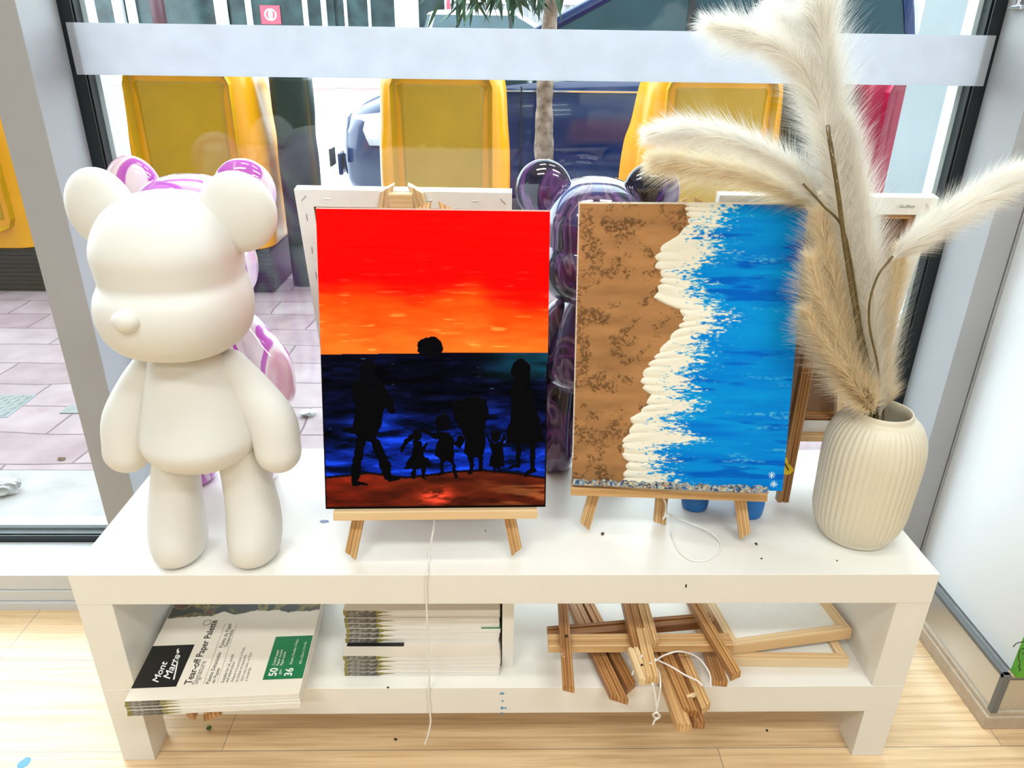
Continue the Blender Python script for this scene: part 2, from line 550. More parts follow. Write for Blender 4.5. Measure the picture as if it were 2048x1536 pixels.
def spline(pts, n):
    """Catmull-Rom through pts (any dimension)"""
    P = np.asarray(pts, float)
    P = np.vstack([2 * P[0] - P[1], P, 2 * P[-1] - P[-2]])
    out = []
    segs = len(P) - 3
    for t in np.linspace(0, segs, n):
        i = min(int(t), segs - 1)
        u = t - i
        a, b, c, d = P[i], P[i + 1], P[i + 2], P[i + 3]
        out.append(0.5 * (2 * b + (c - a) * u + (2 * a - 5 * b + 4 * c - d) * u * u + (3 * b - a - 3 * c + d) * u ** 3))
    return np.array(out)

def tube_geo(path, rad, n=12, caps=True, flat=1.0, ref=(0, 1, 0)):
    P = np.asarray(path, float)
    R_ = np.broadcast_to(np.asarray(rad, float), (len(P),))
    T = np.gradient(P, axis=0)
    T /= np.linalg.norm(T, axis=1)[:, None] + 1e-12
    rings = []
    ref = np.array(ref, float)
    for p, t, r in zip(P, T, R_):
        a = ref - t * (ref @ t)
        if np.linalg.norm(a) < 1e-4:
            a = np.array([1.0, 0, 0]) - t * t[0]
        a /= np.linalg.norm(a)
        b = np.cross(t, a)
        ang = np.linspace(0, 2 * PI, n, endpoint=False)
        rings.append(p + np.outer(np.cos(ang), a) * r * flat + np.outer(np.sin(ang), b) * r)
    return rings_geo(rings, True, caps)

def capsule_geo(path, rad, n=24, flat=1.0, m=40, ref=(0, 1, 0)):
    """tapering limb with round ends; path and radii are splined"""
    D = spline(np.column_stack([path, rad]), m)
    P, R_ = D[:, :3], D[:, 3]
    d0 = (P[0] - P[1]); d0 /= np.linalg.norm(d0)
    d1 = (P[-1] - P[-2]); d1 /= np.linalg.norm(d1)
    a = np.linspace(PI / 2 * 0.97, 0, 9)[:-1]
    s0 = [(P[0] + d0 * R_[0] * math.sin(x), R_[0] * math.cos(x)) for x in a]
    s1 = [(P[-1] + d1 * R_[-1] * math.sin(x), R_[-1] * math.cos(x)) for x in a[::-1]]
    PP = [q for q, _ in s0] + list(P) + [q for q, _ in s1]
    RR = [q for _, q in s0] + list(R_) + [q for _, q in s1]
    return tube_geo(PP, RR, n, True, flat, ref)

def bar(name, p0, p1, w, t, mat, parent, up=(0, 0, 1), bevel=0.0012, cut0=0.0, cut1=0.0, groove=True):
    """wooden strip from p0 to p1, width w across, thickness t along up; grain along local X"""
    p0, p1 = np.array(p0, float), np.array(p1, float)
    L = np.linalg.norm(p1 - p0)
    ex = (p1 - p0) / L
    ez = np.array(up, float) - ex * (np.array(up, float) @ ex)
    ez /= np.linalg.norm(ez)
    ey = np.cross(ez, ex)
    # profile with a shallow groove along the wide face
    h, k = w / 2, t / 2
    if groove:
        prof = [(-h, -k), (h, -k), (h, k - bevel), (h - bevel, k), (h * 0.32, k), (h * 0.25, k - t * 0.16), (-h * 0.05, k - t * 0.16), (-h * 0.12, k), (-h + bevel, k), (-h, k - bevel)]
    else:
        prof = [(-h, -k), (h, -k), (h, k - bevel), (h - bevel, k), (-h + bevel, k), (-h, k - bevel)]
    r0 = [(y * cut0, y, z) for y, z in prof]
    r1 = [(L + y * cut1, y, z) for y, z in prof]
    v, f = rings_geo([r0, r1])
    M4 = Matrix(((ex[0], ey[0], ez[0], p0[0]), (ex[1], ey[1], ez[1], p0[1]), (ex[2], ey[2], ez[2], p0[2]), (0, 0, 0, 1)))
    return mesh_obj(name, v, f, mat, parent, M4=M4)

def cord_geo(pts, r=0.0011, n=90):
    return tube_geo(spline(pts, n), r, 8)

def copy_tree(o, parent=None):
    c = o.copy()
    COL.objects.link(c)
    if parent is not None:
        c.parent = parent
        c.matrix_parent_inverse = Matrix.Identity(4)
    for ch in [q for q in bpy.data.objects if q.parent == o]:
        copy_tree(ch, c)
    return c

def smooth_mod(o, lv=1):
    md = o.modifiers.new('smooth', 'SUBSURF')
    md.levels = md.render_levels = lv
    return o

def text_geo(s, size=1.0, shear=0.0, bold=0.0):
    cu = bpy.data.curves.new('t', 'FONT')
    cu.body = s
    cu.size = size
    cu.shear = shear
    cu.offset = bold
    cu.resolution_u = 3
    o = bpy.data.objects.new('t', cu)
    COL.objects.link(o)
    me = bpy.data.meshes.new_from_object(o)
    v = np.array([tuple(q.co) for q in me.vertices]).reshape(-1, 3)
    f = [tuple(p.vertices) for p in me.polygons]
    bpy.data.objects.remove(o)
    bpy.data.curves.remove(cu)
    bpy.data.meshes.remove(me)
    return v, f

# ================================================================== SETTING
TT = 0.3604          # bench top height
GY = 0.452           # inner face of the window glass
def struct(o):
    o['kind'] = 'structure'
    return o

struct(box('floor', -3.5, 2.6, -4.5, 0.352, -0.04, 0.0, 'oak_floor'))
struct(box('ceiling', -3.5, 2.6, -4.5, 0.5, 2.7, 2.8, 'ceiling_white'))
struct(box('wall_back', -3.5, 2.6, -4.6, -4.5, 0, 2.7, 'interior_wall'))
struct(box('wall_left', -3.6, -3.5, -4.6, 0.5, 0, 2.7, 'interior_wall'))
struct(box('wall_far_right', 2.6, 2.7, -4.6, 0.5, 0, 2.7, 'interior_wall'))
struct(box('wall_right', 0.814, 2.6, 0.062, 0.50, 0.112, 2.7, 'white_wall'))
# kick plate, edge channels and skirting round the wall end
struct(box('trim_1', 0.797, 2.6, 0.056, 0.344, 0.034, 0.108, 'kick_metal'))
b = MB()
b.box(0.792, 0.803, 0.052, 0.344, 0.108, 0.116, 0.001)
b.box(0.803, 2.6, 0.052, 0.0625, 0.105, 0.112, 0.001)
b.box(0.792, 0.803, 0.050, 0.060, 0.034, 0.116, 0.001)
struct(b.build('trim_2', 'channel_grey'))
struct(box('trim_3', 0.8035, 2.6, 0.050, 0.0625, 0.1122, 0.1165, 'oak_trim'))
b = MB()
b.box(0.788, 2.6, 0.048, 0.345, 0.0, 0.027, 0.002)
b.box(0.7925, 2.6, 0.052, 0.345, 0.026, 0.035, 0.002)
struct(b.build('baseboard_right', 'trim_oak'))
# window frame: mullion, right jamb, sill, head
b = MB()
b.box(-0.743, -0.681, 0.344, 0.462, 0.03, 2.7, 0.001)
struct(b.build('trim_4', 'aluminium'))
b = MB()
b.box(0.762, 0.806, 0.344, 0.47, 0.03, 2.7, 0.001)
b.box(0.8085, 0.8135, 0.3445, 0.47, 0.03, 2.7, 0.001)
struct(b.build('trim_5', 'aluminium'))
b = MB()
b.box(-3.5, 0.81, 0.344, 0.4495, 0.044, 0.078, 0.001)
b.box(-3.5, 0.81, 0.341, 0.47, 0.019, 0.0425, 0.001)
b.box(-3.5, 0.79, 0.336, 0.47, -0.03, 0.0175, 0.001)
struct(b.build('trim_6', 'aluminium_pale'))
struct(box('trim_7', -3.5, 0.81, 0.344, 0.5, 2.6, 2.7, 'aluminium'))
# window 1 (behind the bench) and window 2 (left of the mullion): pane, black gaskets, outer frame, frosted film
def window(name, x0, x1, film):
    w = struct(MB().box(x0 + 0.004, x1 - 0.004, GY, GY + 0.008, 0.082, 2.6).build(name, 'glass'))
    g = MB()
    g.box(x0, x0 + 0.020, GY - 0.003, GY - 0.0005, 0.079, 2.6)
    g.box(x1 - 0.020, x1, GY - 0.003, GY - 0.0005, 0.079, 2.6)
    g.box(x0, x1, GY - 0.003, GY - 0.0005, 0.079, 0.094)
    g.box(x0, x0 + 0.018, GY + 0.010, GY + 0.05, 0.03, 2.6)
    g.box(x1 - 0.018, x1, GY + 0.010, GY + 0.05, 0.03, 2.6)
    g.box(x0, x1, GY + 0.010, GY + 0.05, 0.0, 0.09)
    g.build('gasket', 'gasket', w)
    h = MB()
    h.box(x0 + 0.0182, x0 + 0.026, GY + 0.03, GY + 0.06, 0.09, 2.6)
    h.box(x1 - 0.026, x1 - 0.0182, GY + 0.03, GY + 0.06, 0.09, 2.6)
    h.box(x0 + 0.02, x1 - 0.02, GY + 0.03, GY + 0.06, 0.09, 0.098)
    h.build('outer_frame', 'aluminium_pale', w)
    if film:
        MB().box(x0 + 0.008, x1 - 0.006, GY - 0.0046, GY - 0.0034, film[0], film[1]).build('frosted_band', 'frosted_film', w)
    return w
window('window_1', -0.681, 0.762, (0.968, 1.041))
window('window_2', -2.15, -0.743, None)
struct(box('wall_front_left', -3.5, -2.15, 0.40, 0.5, 0.078, 2.6, 'interior_wall'))

# the shop's own front above and beside the windows
struct(box('wall_facade', -14, 14, 0.30, 0.62, 2.81, 7.0, 'pillar_pale'))
struct(box('wall_facade_left', -14, -3.61, 0.30, 0.62, -0.1, 2.80, 'pillar_pale'))
struct(box('wall_facade_right', 2.71, 14, 0.30, 0.62, -0.1, 2.80, 'pillar_pale'))
# outside ground
struct(box('pavement', -14, 14, 0.86, 3.35, -0.2, 0.0, 'pavers'))
struct(box('pavement_border', -14, 14, 0.47, 0.858, -0.2, 0.0, 'pale_pavers'))
struct(box('kerb', -14, 14, 3.35, 3.5, -0.2, -0.01, 'kerb_stone'))
struct(box('road', -30, 30, 3.5, 17.0, -0.3, -0.12, 'asphalt'))
struct(box('far_kerb', -30, 30, 17.0, 17.25, -0.3, 0.0, 'kerb_stone'))
struct(box('far_pavement', -30, 30, 17.25, 24, -0.3, 0.0, 'far_pavers'))
# outer jamb / masonry pier right of the window
b = MB()
b.box(0.815, 1.4, 0.60, 0.80, -0.1, 2.8, 0.004, 0)
struct(b.build('wall_outside_pier', 'pillar_pale'))
b = MB()
b.box(0.808, 1.4, 0.501, 0.598, 0.0, 2.7, 0.002)
struct(b.build('trim_8', 'pillar_grey'))

# ================================================================== BENCH
HW = 0.596
bench = empty('tv_bench', (0, 0.17, 0), 'long low white bench with an open shelf in front of the window', 'bench')
BZ0, BZ1 = 0.0978, 0.1503
BD = 0.3440
UB = 0.3098
box('top_panel', -HW, HW, 0, BD, UB, TT, 'white_lacquer', bench, 0.0008)
sh = box('shelf_panel', -HW, HW, 0.0005, BD, BZ0, BZ1, 'white_lacquer', bench, 0.0008)
LW = 0.0485
for x0 in (-HW, HW - LW):
    box('side_panel', x0, x0 + LW, 0.0008, BD, BZ1, UB, 'white_lacquer', bench, 0.0006)
box('divider', -0.0085, 0.0085, 0.039, BD - 0.01, BZ1, UB, 'white_lacquer', bench, 0.0005)
for x0 in (-HW, HW - LW):
    for y0 in (0.0008, BD - 0.05):
        box('foot', x0, x0 + LW, y0, y0 + 0.0485, 0, BZ0, 'white_lacquer', bench, 0.0008)
# blue paint drips down the shelf edge
b = MB()
def blob_geo(c, rx, rz, depth, n=16, axis='y', seed=0):
    r = random.Random(seed)
    k = [1 + 0.22 * (r.random() - 0.5) for _ in range(n)]
    v = []
    for sc_, dd in ((1.0, 0.0), (0.8, depth * 0.8), (0.4, depth)):
        for i in range(n):
            a = 2 * PI * i / n
            x, z = rx * sc_ * k[i] * math.cos(a), rz * sc_ * k[i] * math.sin(a)
            if axis == 'y':
                v.append((c[0] + x, c[1] - dd, c[2] + z))
            else:
                v.append((c[0] + x, c[1] + z, c[2] + dd))
    f = []
    for q in range(2):
        for i in range(n):
            j = (i + 1) % n
            f.append((q * n + i, q * n + j, (q + 1) * n + j, (q + 1) * n + i))
    f.append(tuple(2 * n + i for i in range(n)))
    return v, f
for i, (px, py, rx, rz) in enumerate([(1004, 1387, .0036, .0022), (1005, 1402, .0018, .0018), (1004, 1416, .0026, .0030), (1011, 1416, .0022, .0015), (1004, 1426, .002, .0018)]):
    c = at(px, py, Y=0.0004)
    b.add(*blob_geo(c, rx, rz, 0.0006, seed=i))
b.build('paint_drip', 'splat_blue', bench)['label'] = 'blue paint drips on the shelf edge'

# ================================================================== BEARS
def ell_ring(cx, cy, z, rx, ry, n=40, e=2.25):
    a = np.linspace(0, 2 * PI, n, endpoint=False)
    c, s = np.cos(a), np.sin(a)
    x = np.sign(c) * np.abs(c) ** (2 / e) * rx
    y = np.sign(s) * np.abs(s) ** (2 / e) * ry
    return np.column_stack([cx + x, cy + y, np.full(n, z)])

def vloft(rings, n=40, e=2.25, m=44):
    D = spline(np.array(rings, float), m)        # z, rx, ry, cx, cy
    return rings_geo([ell_ring(d[3], d[4], d[0], max(d[1], 1e-4), max(d[2], 1e-4), n, e) for d in D])

def rotz(v, a, c=(0, 0)):
    v = np.array(v, float)
    x, y = v[:, 0] - c[0], v[:, 1] - c[1]
    v[:, 0], v[:, 1] = c[0] + x * math.cos(a) - y * math.sin(a), c[1] + x * math.sin(a) + y * math.cos(a)
    return v

def ellipsoid(c, r, rz=0.0, ry=0.0, n=32, m=20):
    v = []
    for i in range(1, m):
        t = PI * i / m
        for j in range(n):
            a = 2 * PI * j / n
            v.append((r[0] * math.sin(t) * math.cos(a), r[1] * math.sin(t) * math.sin(a), r[2] * math.cos(t)))
    f = [(i * n + j, (i + 1) * n + j, (i + 1) * n + (j + 1) % n, i * n + (j + 1) % n) for i in range(m - 2) for j in range(n)]
    f.append(tuple(range(n)))
    f.append(tuple((m - 2) * n + j for j in range(n - 1, -1, -1)))
    v = np.array(v)
    x, z = v[:, 0].copy(), v[:, 2].copy()
    v[:, 0], v[:, 2] = x * math.cos(ry) + z * math.sin(ry), -x * math.sin(ry) + z * math.cos(ry)
    v = rotz(v, rz)
    return v + np.array(c), f

def make_bear(loc, mat, label, group, size=1.0):
    root = empty('bear_figurine', loc, label, 'figurine', group)
    L = np.array(loc)
    def P(name, geo, par=root):
        return mesh_obj(name, np.array(geo[0]) * size + L, geo[1], mat, par, smooth=True)
    HY = -0.16
    head = [(.305, .020, .020, 0, .000), (.308, .048, .048, 0, -.001), (.315, .066, .068, 0, -.002), (.329, .0785, .081, 0, -.003), (.347, .0850, .0875, 0, -.004), (.366, .0868, .0892, 0, -.004),
            (.383, .0845, .0865, 0, -.003), (.397, .0800, .0800, 0, .000), (.410, .0805, .0800, 0, .000), (.435, .0820, .0825, 0, .001), (.457, .0760, .0765, 0, .003), (.477, .0630, .0640, 0, .004),
            (.491, .0430, .0440, 0, .004), (.497, .0220, .0230, 0, .004), (.4985, .004, .004, 0, .004)]
    v, f = vloft(head, 44, 2.3, 60)
    hd = P('head', (rotz(v, HY), f))
    v, f = ellipsoid((-.006, -.0915, .373), (.0165, .013, .0130))
    P('nose', (rotz(v, HY), f), hd)
    for s in (-1, 1):
        v, f = ellipsoid((s * .084, .016, .474), (.0455, .021, .0475), rz=s * 0.12)
        P('ear', (rotz(v, HY * 0.6), f), hd)
    body = [(.139, .010, .012, 0, -.004), (.143, .030, .030, 0, -.005), (.152, .050, .046, 0, -.008), (.166, .066, .060, 0, -.010), (.183, .0735, .067, 0, -.010), (.20, .0735, .065, 0, -.008), (.235, .066, .056, 0, -.003), (.265, .059, .049, 0, 0), (.29, .050, .042, 0, 0), (.305, .042, .038, 0, 0)]
    P('body', vloft(body, 36, 2.1))
    for s in (-1, 1):
        k = 0.097 if s < 0 else 0.101
        pth = [(s * .050, .002, .278), (s * .072, 0, .245), (s * (k - .006), -.006, .205), (s * k, -.014, .165)]
        P('arm', capsule_geo(pth, [.0235, .0275, .0315, .0300], 26, 0.95))
    for s in (-1, 1):
        leg = [(.000, .020, .026, s * .052, -.014), (.002, .028, .038, s * .052, -.015), (.012, .0335, .046, s * .052, -.016), (.035, .036, .047, s * .053, -.014), (.065, .0355, .041, s * .053, -.008),
               (.10, .033, .035, s * .050, -.002), (.14, .030, .031, s * .045, .002), (.165, .026, .028, s * .042, .002), (.175, .012, .014, s * .041, .002)]
        P('leg', vloft(leg, 30, 2.1, 34))
    return root

make_bear((-0.408, 0.064, TT + .0003), 'bear_white', 'large matte white bear figurine standing at the left end of the bench', 'bear figurines')
make_bear((-0.462, 0.264, TT + .0003), 'bear_pink', 'glossy pink and lilac marbled bear figurine behind the white bear', 'bear figurines', 0.975)
make_bear((0.131, 0.312, TT + .0003), 'bear_purple', 'glossy dark purple marbled bear figurine between the two painted canvases', 'bear figurines', 0.965)

# small blue figurine behind the beach painting
fig = empty('animal_figurine', (0.335, 0.20, TT), 'bright blue painted figurine with stubby feet behind the beach painting', 'figurine')
L = np.array((0.341, 0.183, TT + .0003))
def PF(name, geo, par=fig):
    return mesh_obj(name, rotz(np.array(geo[0]), -0.24) + L, geo[1], 'blue_paint', par, smooth=True)
PF('body', vloft([(.019, .012, .012, 0, -.006), (.022, .034, .024, 0, -.006), (.038, .056, .033, 0, -.003), (.075, .066, .038, 0, .003), (.11, .062, .036, 0, .006), (.15, .046, .03, 0, .010), (.165, .015, .012, 0, .012)], 30, 2.2))
PF('head', ellipsoid((0, .010, .185), (.048, .030, .042)))
for s in (-1, 1):
    PF('leg', vloft([(0, .014, .014, s * .041, -.028), (.003, .020, .020, s * .041, -.028), (.03, .022, .022, s * .041, -.024), (.06, .021, .022, s * .037, -.014), (.085, .010, .012, s * .034, -.006)], 22, 2.1, 24))
    PF('ear', ellipsoid((s * .042, .020, .218), (.020, .012, .020)))

# ================================================================== PAINTED CANVASES
def frame_axes(bc, yaw, lean, roll):
    ex = np.array([math.cos(yaw), math.sin(yaw), 0])
    n = np.array([-math.sin(yaw), math.cos(yaw), 0])
    up = np.array([0, 0, 1]) * math.cos(lean) + n * math.sin(lean)
    e1 = ex * math.cos(roll) + up * math.sin(roll)
    e2 = -ex * math.sin(roll) + up * math.cos(roll)
    return e1, e2, np.cross(e1, e2)      # right, up, out towards the room (-Y)

def homography(corners):
    """photo place -> (u,v), u 0..1 from the left, v 0..1 from the top"""
    A = []
    for (x, y), (u, v) in zip(corners, [(0, 0), (1, 0), (1, 1), (0, 1)]):
        A.append([x, y, 1, 0, 0, 0, -u * x, -u * y, -u])
        A.append([0, 0, 0, x, y, 1, -v * x, -v * y, -v])
    H = np.linalg.svd(np.array(A))[2][-1].reshape(3, 3)
    def h(p):
        q = np.column_stack([np.asarray(p, float), np.ones(len(p))]) @ H.T
        return q[:, :2] / q[:, 2:]
    return h

def vnoise(U, V, fu, fv, seed, oct=3):
    """smooth value noise on arrays"""
    r = np.random.default_rng(seed)
    out = np.zeros_like(U)
    amp, tot = 1.0, 0.0
    for o in range(oct):
        nx, ny = int(fu * 2 ** o) + 3, int(fv * 2 ** o) + 3
        g = r.random((ny, nx))
        x, y = U * fu * 2 ** o, V * fv * 2 ** o
        i, j = np.clip(x.astype(int), 0, nx - 2), np.clip(y.astype(int), 0, ny - 2)
        a, b_ = x - i, y - j
        a, b_ = a * a * (3 - 2 * a), b_ * b_ * (3 - 2 * b_)
        out += amp * ((g[j, i] * (1 - a) + g[j, i + 1] * a) * (1 - b_) + (g[j + 1, i] * (1 - a) + g[j + 1, i + 1] * a) * b_)
        tot += amp
        amp *= 0.5
    return out / tot

def in_poly(U, V, poly):
    P = np.asarray(poly)
    ins = np.zeros(U.shape, bool)
    x0, y0 = P[-1]
    for x1, y1 in P:
        c = ((y1 > V) != (y0 > V)) & (U < (x0 - x1) * (V - y1) / (y0 - y1 + 1e-12) + x1)
        ins ^= c
        x0, y0 = x1, y1
    return ins

def smoothstep(a, b_, x):
    t = np.clip((x - a) / (b_ - a), 0, 1)
    return t * t * (3 - 2 * t)

def s2l(c):
    c = np.clip(c / 255.0, 0, 1)
    return np.where(c <= 0.04045, c / 12.92, ((c + 0.055) / 1.055) ** 2.4)

def painted_canvas(name, label, bc, yaw, lean, roll, col, disp, nu, nv, mat, w=0.30, h=0.40, t=0.014):
    """canvas with painted front: col (nv+1,nu+1,3) linear colours, disp metres outwards"""
    e1, e2, no = frame_axes(bc, yaw, lean, roll)
    bc = np.array(bc)
    u = np.linspace(0, 1, nu + 1)
    v = np.linspace(0, 1, nv + 1)
    U, V = np.meshgrid(u, v)
    P = bc + np.multiply.outer((U - .5) * w, e1) + np.multiply.outer((1 - V) * h, e2) + np.multiply.outer(disp, no)
    n = nu + 1
    verts = P.reshape(-1, 3)
    cols = col.reshape(-1, 3)
    idx = np.arange((nu + 1) * (nv + 1)).reshape(nv + 1, nu + 1)
    q = np.stack([idx[1:, :-1], idx[1:, 1:], idx[:-1, 1:], idx[:-1, :-1]], -1).reshape(-1, 4)
    # sides, coloured as the rim
    rim = np.concatenate([idx[0, :-1], idx[:-1, -1], idx[-1, :0:-1], idx[:0:-1, 0]])
    back = verts[rim] - no * t
    k = len(verts)
    rcol = cols[rim].copy()
    verts = np.vstack([verts, back])
    cols = np.vstack([cols, rcol])
    R1 = np.roll(rim, -1)
    kb = k + np.arange(len(rim))
    K1 = np.roll(kb, -1)
    sq = np.stack([rim, R1, K1, kb], -1)
    faces = np.vstack([q, sq])
    root = empty(name, tuple(bc), label, 'painting')
    o = mesh_obj('painted_cloth', verts, [tuple(x) for x in faces.tolist()], mat, root, smooth=True)
    at_ = o.data.color_attributes.new('paint', 'FLOAT_COLOR', 'POINT')
    buf = np.ones((len(verts), 4), np.float32)
    buf[:, :3] = cols
    at_.data.foreach_set('color', buf.ravel())
    # stretcher bars behind
    for (a0, b0, a1, b1) in ((-.5, .0, .5, .0), (-.5, 1, .5, 1), (-.5, 0, -.5, 1), (.5, 0, .5, 1)):
        ia = 0.011
        p0 = bc + e1 * (a0 * (w - 2 * ia)) + e2 * (ia + b0 * (h - 2 * ia)) - no * (t * .5)
        p1 = bc + e1 * (a1 * (w - 2 * ia)) + e2 * (ia + b1 * (h - 2 * ia)) - no * (t * .5)
        d = (p1 - p0) / np.linalg.norm(p1 - p0)
        bar('stretcher_bar', p0 + d * .012, p1 - d * .012, 0.018, 0.013, 'pine_pale', root, up=no, groove=False)
    return root, (e1, e2, no)

# ---- sunset with silhouettes
SUN_C = [(632, 417), (1102, 419), (1092, 1013), (650, 1018)]
hs = homography(SUN_C)
nu, nv = 440, 580
U, V = np.meshgrid(np.linspace(0, 1, nu + 1), np.linspace(0, 1, nv + 1))
z2 = lambda pts: hs([(560 + x / 3.2, 680 + y / 3.2) for x, y in pts])
streak = vnoise(U, V, 5, 60, 1, 4)
streak2 = vnoise(U, V, 9, 40, 2, 4)
big = vnoise(U, V, 3, 4, 3, 3)
t = V + (big - .5) * 0.14 + (streak - .5) * 0.05 - 0.05 * (U - .5)
A = smoothstep(0.22, 0.32, t)[..., None]
Bm = smoothstep(0.28, 0.52, t + (streak2 - .5) * 0.14)[..., None]
sky = (1 - A) * np.array([252, 2, 0]) + A * np.array([252, 72, 8])
sky = sky * (1 - Bm) + Bm * np.array([255, 122, 38])
hi = smoothstep(0.66, 0.85, vnoise(U, V, 9, 90, 4, 4)) * smoothstep(.1, .3, V)
sky = sky + hi[..., None] * np.array([0, 55, 40])
horizon = np.interp(U, *(z2([(258, 97), (500, 90), (870, 86), (1050, 78), (1300, 78), (1715, 76)]).T))
sea_n = vnoise(U, V, 8, 50, 5, 4)
depth = smoothstep(0.60, 0.88, V + (vnoise(U, V, 4, 8, 6, 3) - .5) * 0.25)
sea = np.array([3, 4, 22]) * (1 - depth[..., None]) + np.array([8, 40, 165]) * depth[..., None]
sea = sea + (smoothstep(.55, .75, sea_n) * (0.25 + 0.65 * depth))[..., None] * np.array([18, 40, 110])
sea = sea * (1 - .75 * smoothstep(.5, .3, sea_n)[..., None])
glint = smoothstep(.80, .9, vnoise(U, V, 16, 70, 8, 3))
sea += glint[..., None] * np.array([70, 100, 130])
teal = smoothstep(0.62, 0.9, U) * smoothstep(0.58, 0.52, V)
sea = sea * (1 - .8 * teal[..., None]) + .8 * teal[..., None] * (np.array([14, 62, 82]) * (0.5 + sea_n[..., None]))
ground_line = np.interp(U, *(z2([(285, 880), (420, 868), (560, 850), (800, 880), (1000, 858), (1100, 842), (1300, 832), (1500, 850), (1700, 880)]).T))
gn = vnoise(U, V, 8, 40, 9, 4)
ground = np.array([88, 30, 16]) * (0.45 + 1.0 * gn[..., None])
cx, cy = z2([(1000, 1000)])[0]
patch = np.exp(-(((U - cx) / .07) ** 2 + ((V - cy) / .028) ** 2))
ground = ground + patch[..., None] * np.array([105, 28, 22]) * (2.2 * smoothstep(.35, .75, vnoise(U, V, 20, 90, 33, 3))[..., None])
redl = smoothstep(.45, .05, U) * gn
ground = ground + redl[..., None] * np.array([55, 4, 2])
tan = smoothstep(.6, .95, U) * smoothstep(.5, .7, vnoise(U, V, 6, 80, 10, 3))
ground = ground + tan[..., None] * np.array([60, 50, 28])
img = np.where((V > horizon + .002 * (streak - .5))[..., None], sea, sky)
img = np.where((V > ground_line)[..., None], ground, img)
# bank edge
img = np.where((np.abs(V - ground_line) < .004)[..., None], np.array([16, 10, 8]), img)
black = np.zeros(U.shape, bool)
wob_u = (vnoise(U, V, 60, 80, 12, 2) - .5) * 0.012
wob_v = (vnoise(U, V, 60, 80, 13, 2) - .5) * 0.010
Uw, Vw = U + wob_u, V + wob_v
def blk(pts):
    global black
    black |= in_poly(Uw, Vw, z2(pts))
def blk_e(c, rx, ry):
    a = np.linspace(0, 2 * PI, 28, endpoint=False)
    blk([(c[0] + rx * math.cos(q), c[1] + ry * math.sin(q)) for q in a])
blk_e((960, 45), 82, 68)
# walking man
blk_e((560, 195), 52, 62)
blk([(505, 240), (620, 240), (668, 300), (672, 420), (640, 560), (612, 615), (660, 700), (705, 800), (712, 868), (765, 878), (765, 892), (690, 907), (662, 880), (622, 770), (575, 648), (545, 648), (522, 780), (498, 905), (560, 915), (560, 928), (458, 936), (445, 892), (462, 770), (490, 620), (478, 600), (392, 584), (392, 566), (470, 556), (478, 420), (455, 330), (470, 270)])
blk([(660, 290), (720, 380), (735, 470), (700, 470), (640, 380)])
# girl
blk_e((872, 612), 33, 36)
blk([(842, 600), (790, 640), (768, 680), (770, 720), (792, 715), (800, 670), (850, 640)])
blk([(848, 645), (900, 645), (915, 720), (978, 798), (935, 812), (930, 880), (945, 888), (905, 886), (902, 820), (866, 822), (866, 890), (840, 890), (842, 825), (790, 818), (842, 730)])
blk([(900, 690), (938, 648), (952, 655), (918, 718)])
# boy
blk_e((1042, 525), 48, 52)
blk([(1000, 585), (1085, 585), (1118, 640), (1112, 745), (1120, 800), (1138, 880), (1112, 882), (1098, 800), (1068, 770), (1045, 790), (1045, 858), (1008, 866), (1025, 840), (1022, 760), (985, 740), (1008, 640)])
blk([(1010, 600), (960, 585), (915, 560), (905, 580), (955, 612), (1000, 640)])
# woman with big hair
blk([(1100, 395), (1170, 370), (1250, 355), (1325, 375), (1335, 470), (1310, 560), (1318, 660), (1300, 740), (1300, 835), (1270, 840), (1272, 750), (1240, 755), (1236, 848), (1195, 856), (1212, 830), (1205, 745), (1178, 720), (1185, 640), (1150, 560), (1110, 480)])
blk([(1160, 600), (1110, 660), (1150, 700), (1185, 640)])
# small child with raised arms
blk_e((1385, 610), 34, 40)
blk([(1345, 660), (1318, 605), (1332, 602), (1372, 655), (1410, 650), (1438, 600), (1450, 608), (1425, 680), (1440, 800), (1412, 812), (1414, 842), (1396, 842), (1392, 812), (1376, 812), (1374, 842), (1358, 842), (1360, 808), (1334, 795), (1352, 720)])
# tall woman at the right
blk_e((1545, 190), 62, 75)
blk([(1495, 240), (1600, 240), (1612, 340), (1650, 450), (1702, 645), (1640, 660), (1632, 810), (1650, 830), (1570, 872), (1560, 862), (1602, 815), (1600, 665), (1548, 660), (1540, 800), (1535, 818), (1460, 820), (1465, 806), (1510, 795), (1512, 660), (1440, 655), (1480, 470), (1480, 330)])
img = np.where(black[..., None], np.array([5, 5, 8]) + 10 * (glint > .5)[..., None], img)
edge = np.minimum.reduce([U / .75, (1 - U) / .75, V, 1 - V]) 
img = np.where(((V < .004))[..., None], np.array([225, 190, 180]), img)
img = np.where(((V > .993) | ((V > .50) & ((U < .005) | (U > .995))))[..., None], np.array([14, 10, 10]), img)
disp = 0.0004 * (streak - .5) + 0.0003 * black
def nearer(p, k):
    return tuple(CAM + (np.array(p) - CAM) * k)
SUN_BC, SUN_YAW, SUN_LEAN, SUN_ROLL = nearer((-0.100, 0.043, 0.440), .99), 0.035, 0.276, -0.010
sunset, SUN_AX = painted_canvas('canvas_painting', 'sunset canvas with red sky and black family silhouettes on a small wooden easel', SUN_BC, SUN_YAW, SUN_LEAN, SUN_ROLL, s2l(img), disp, nu, nv, 'sunset_paint', .297, .396)

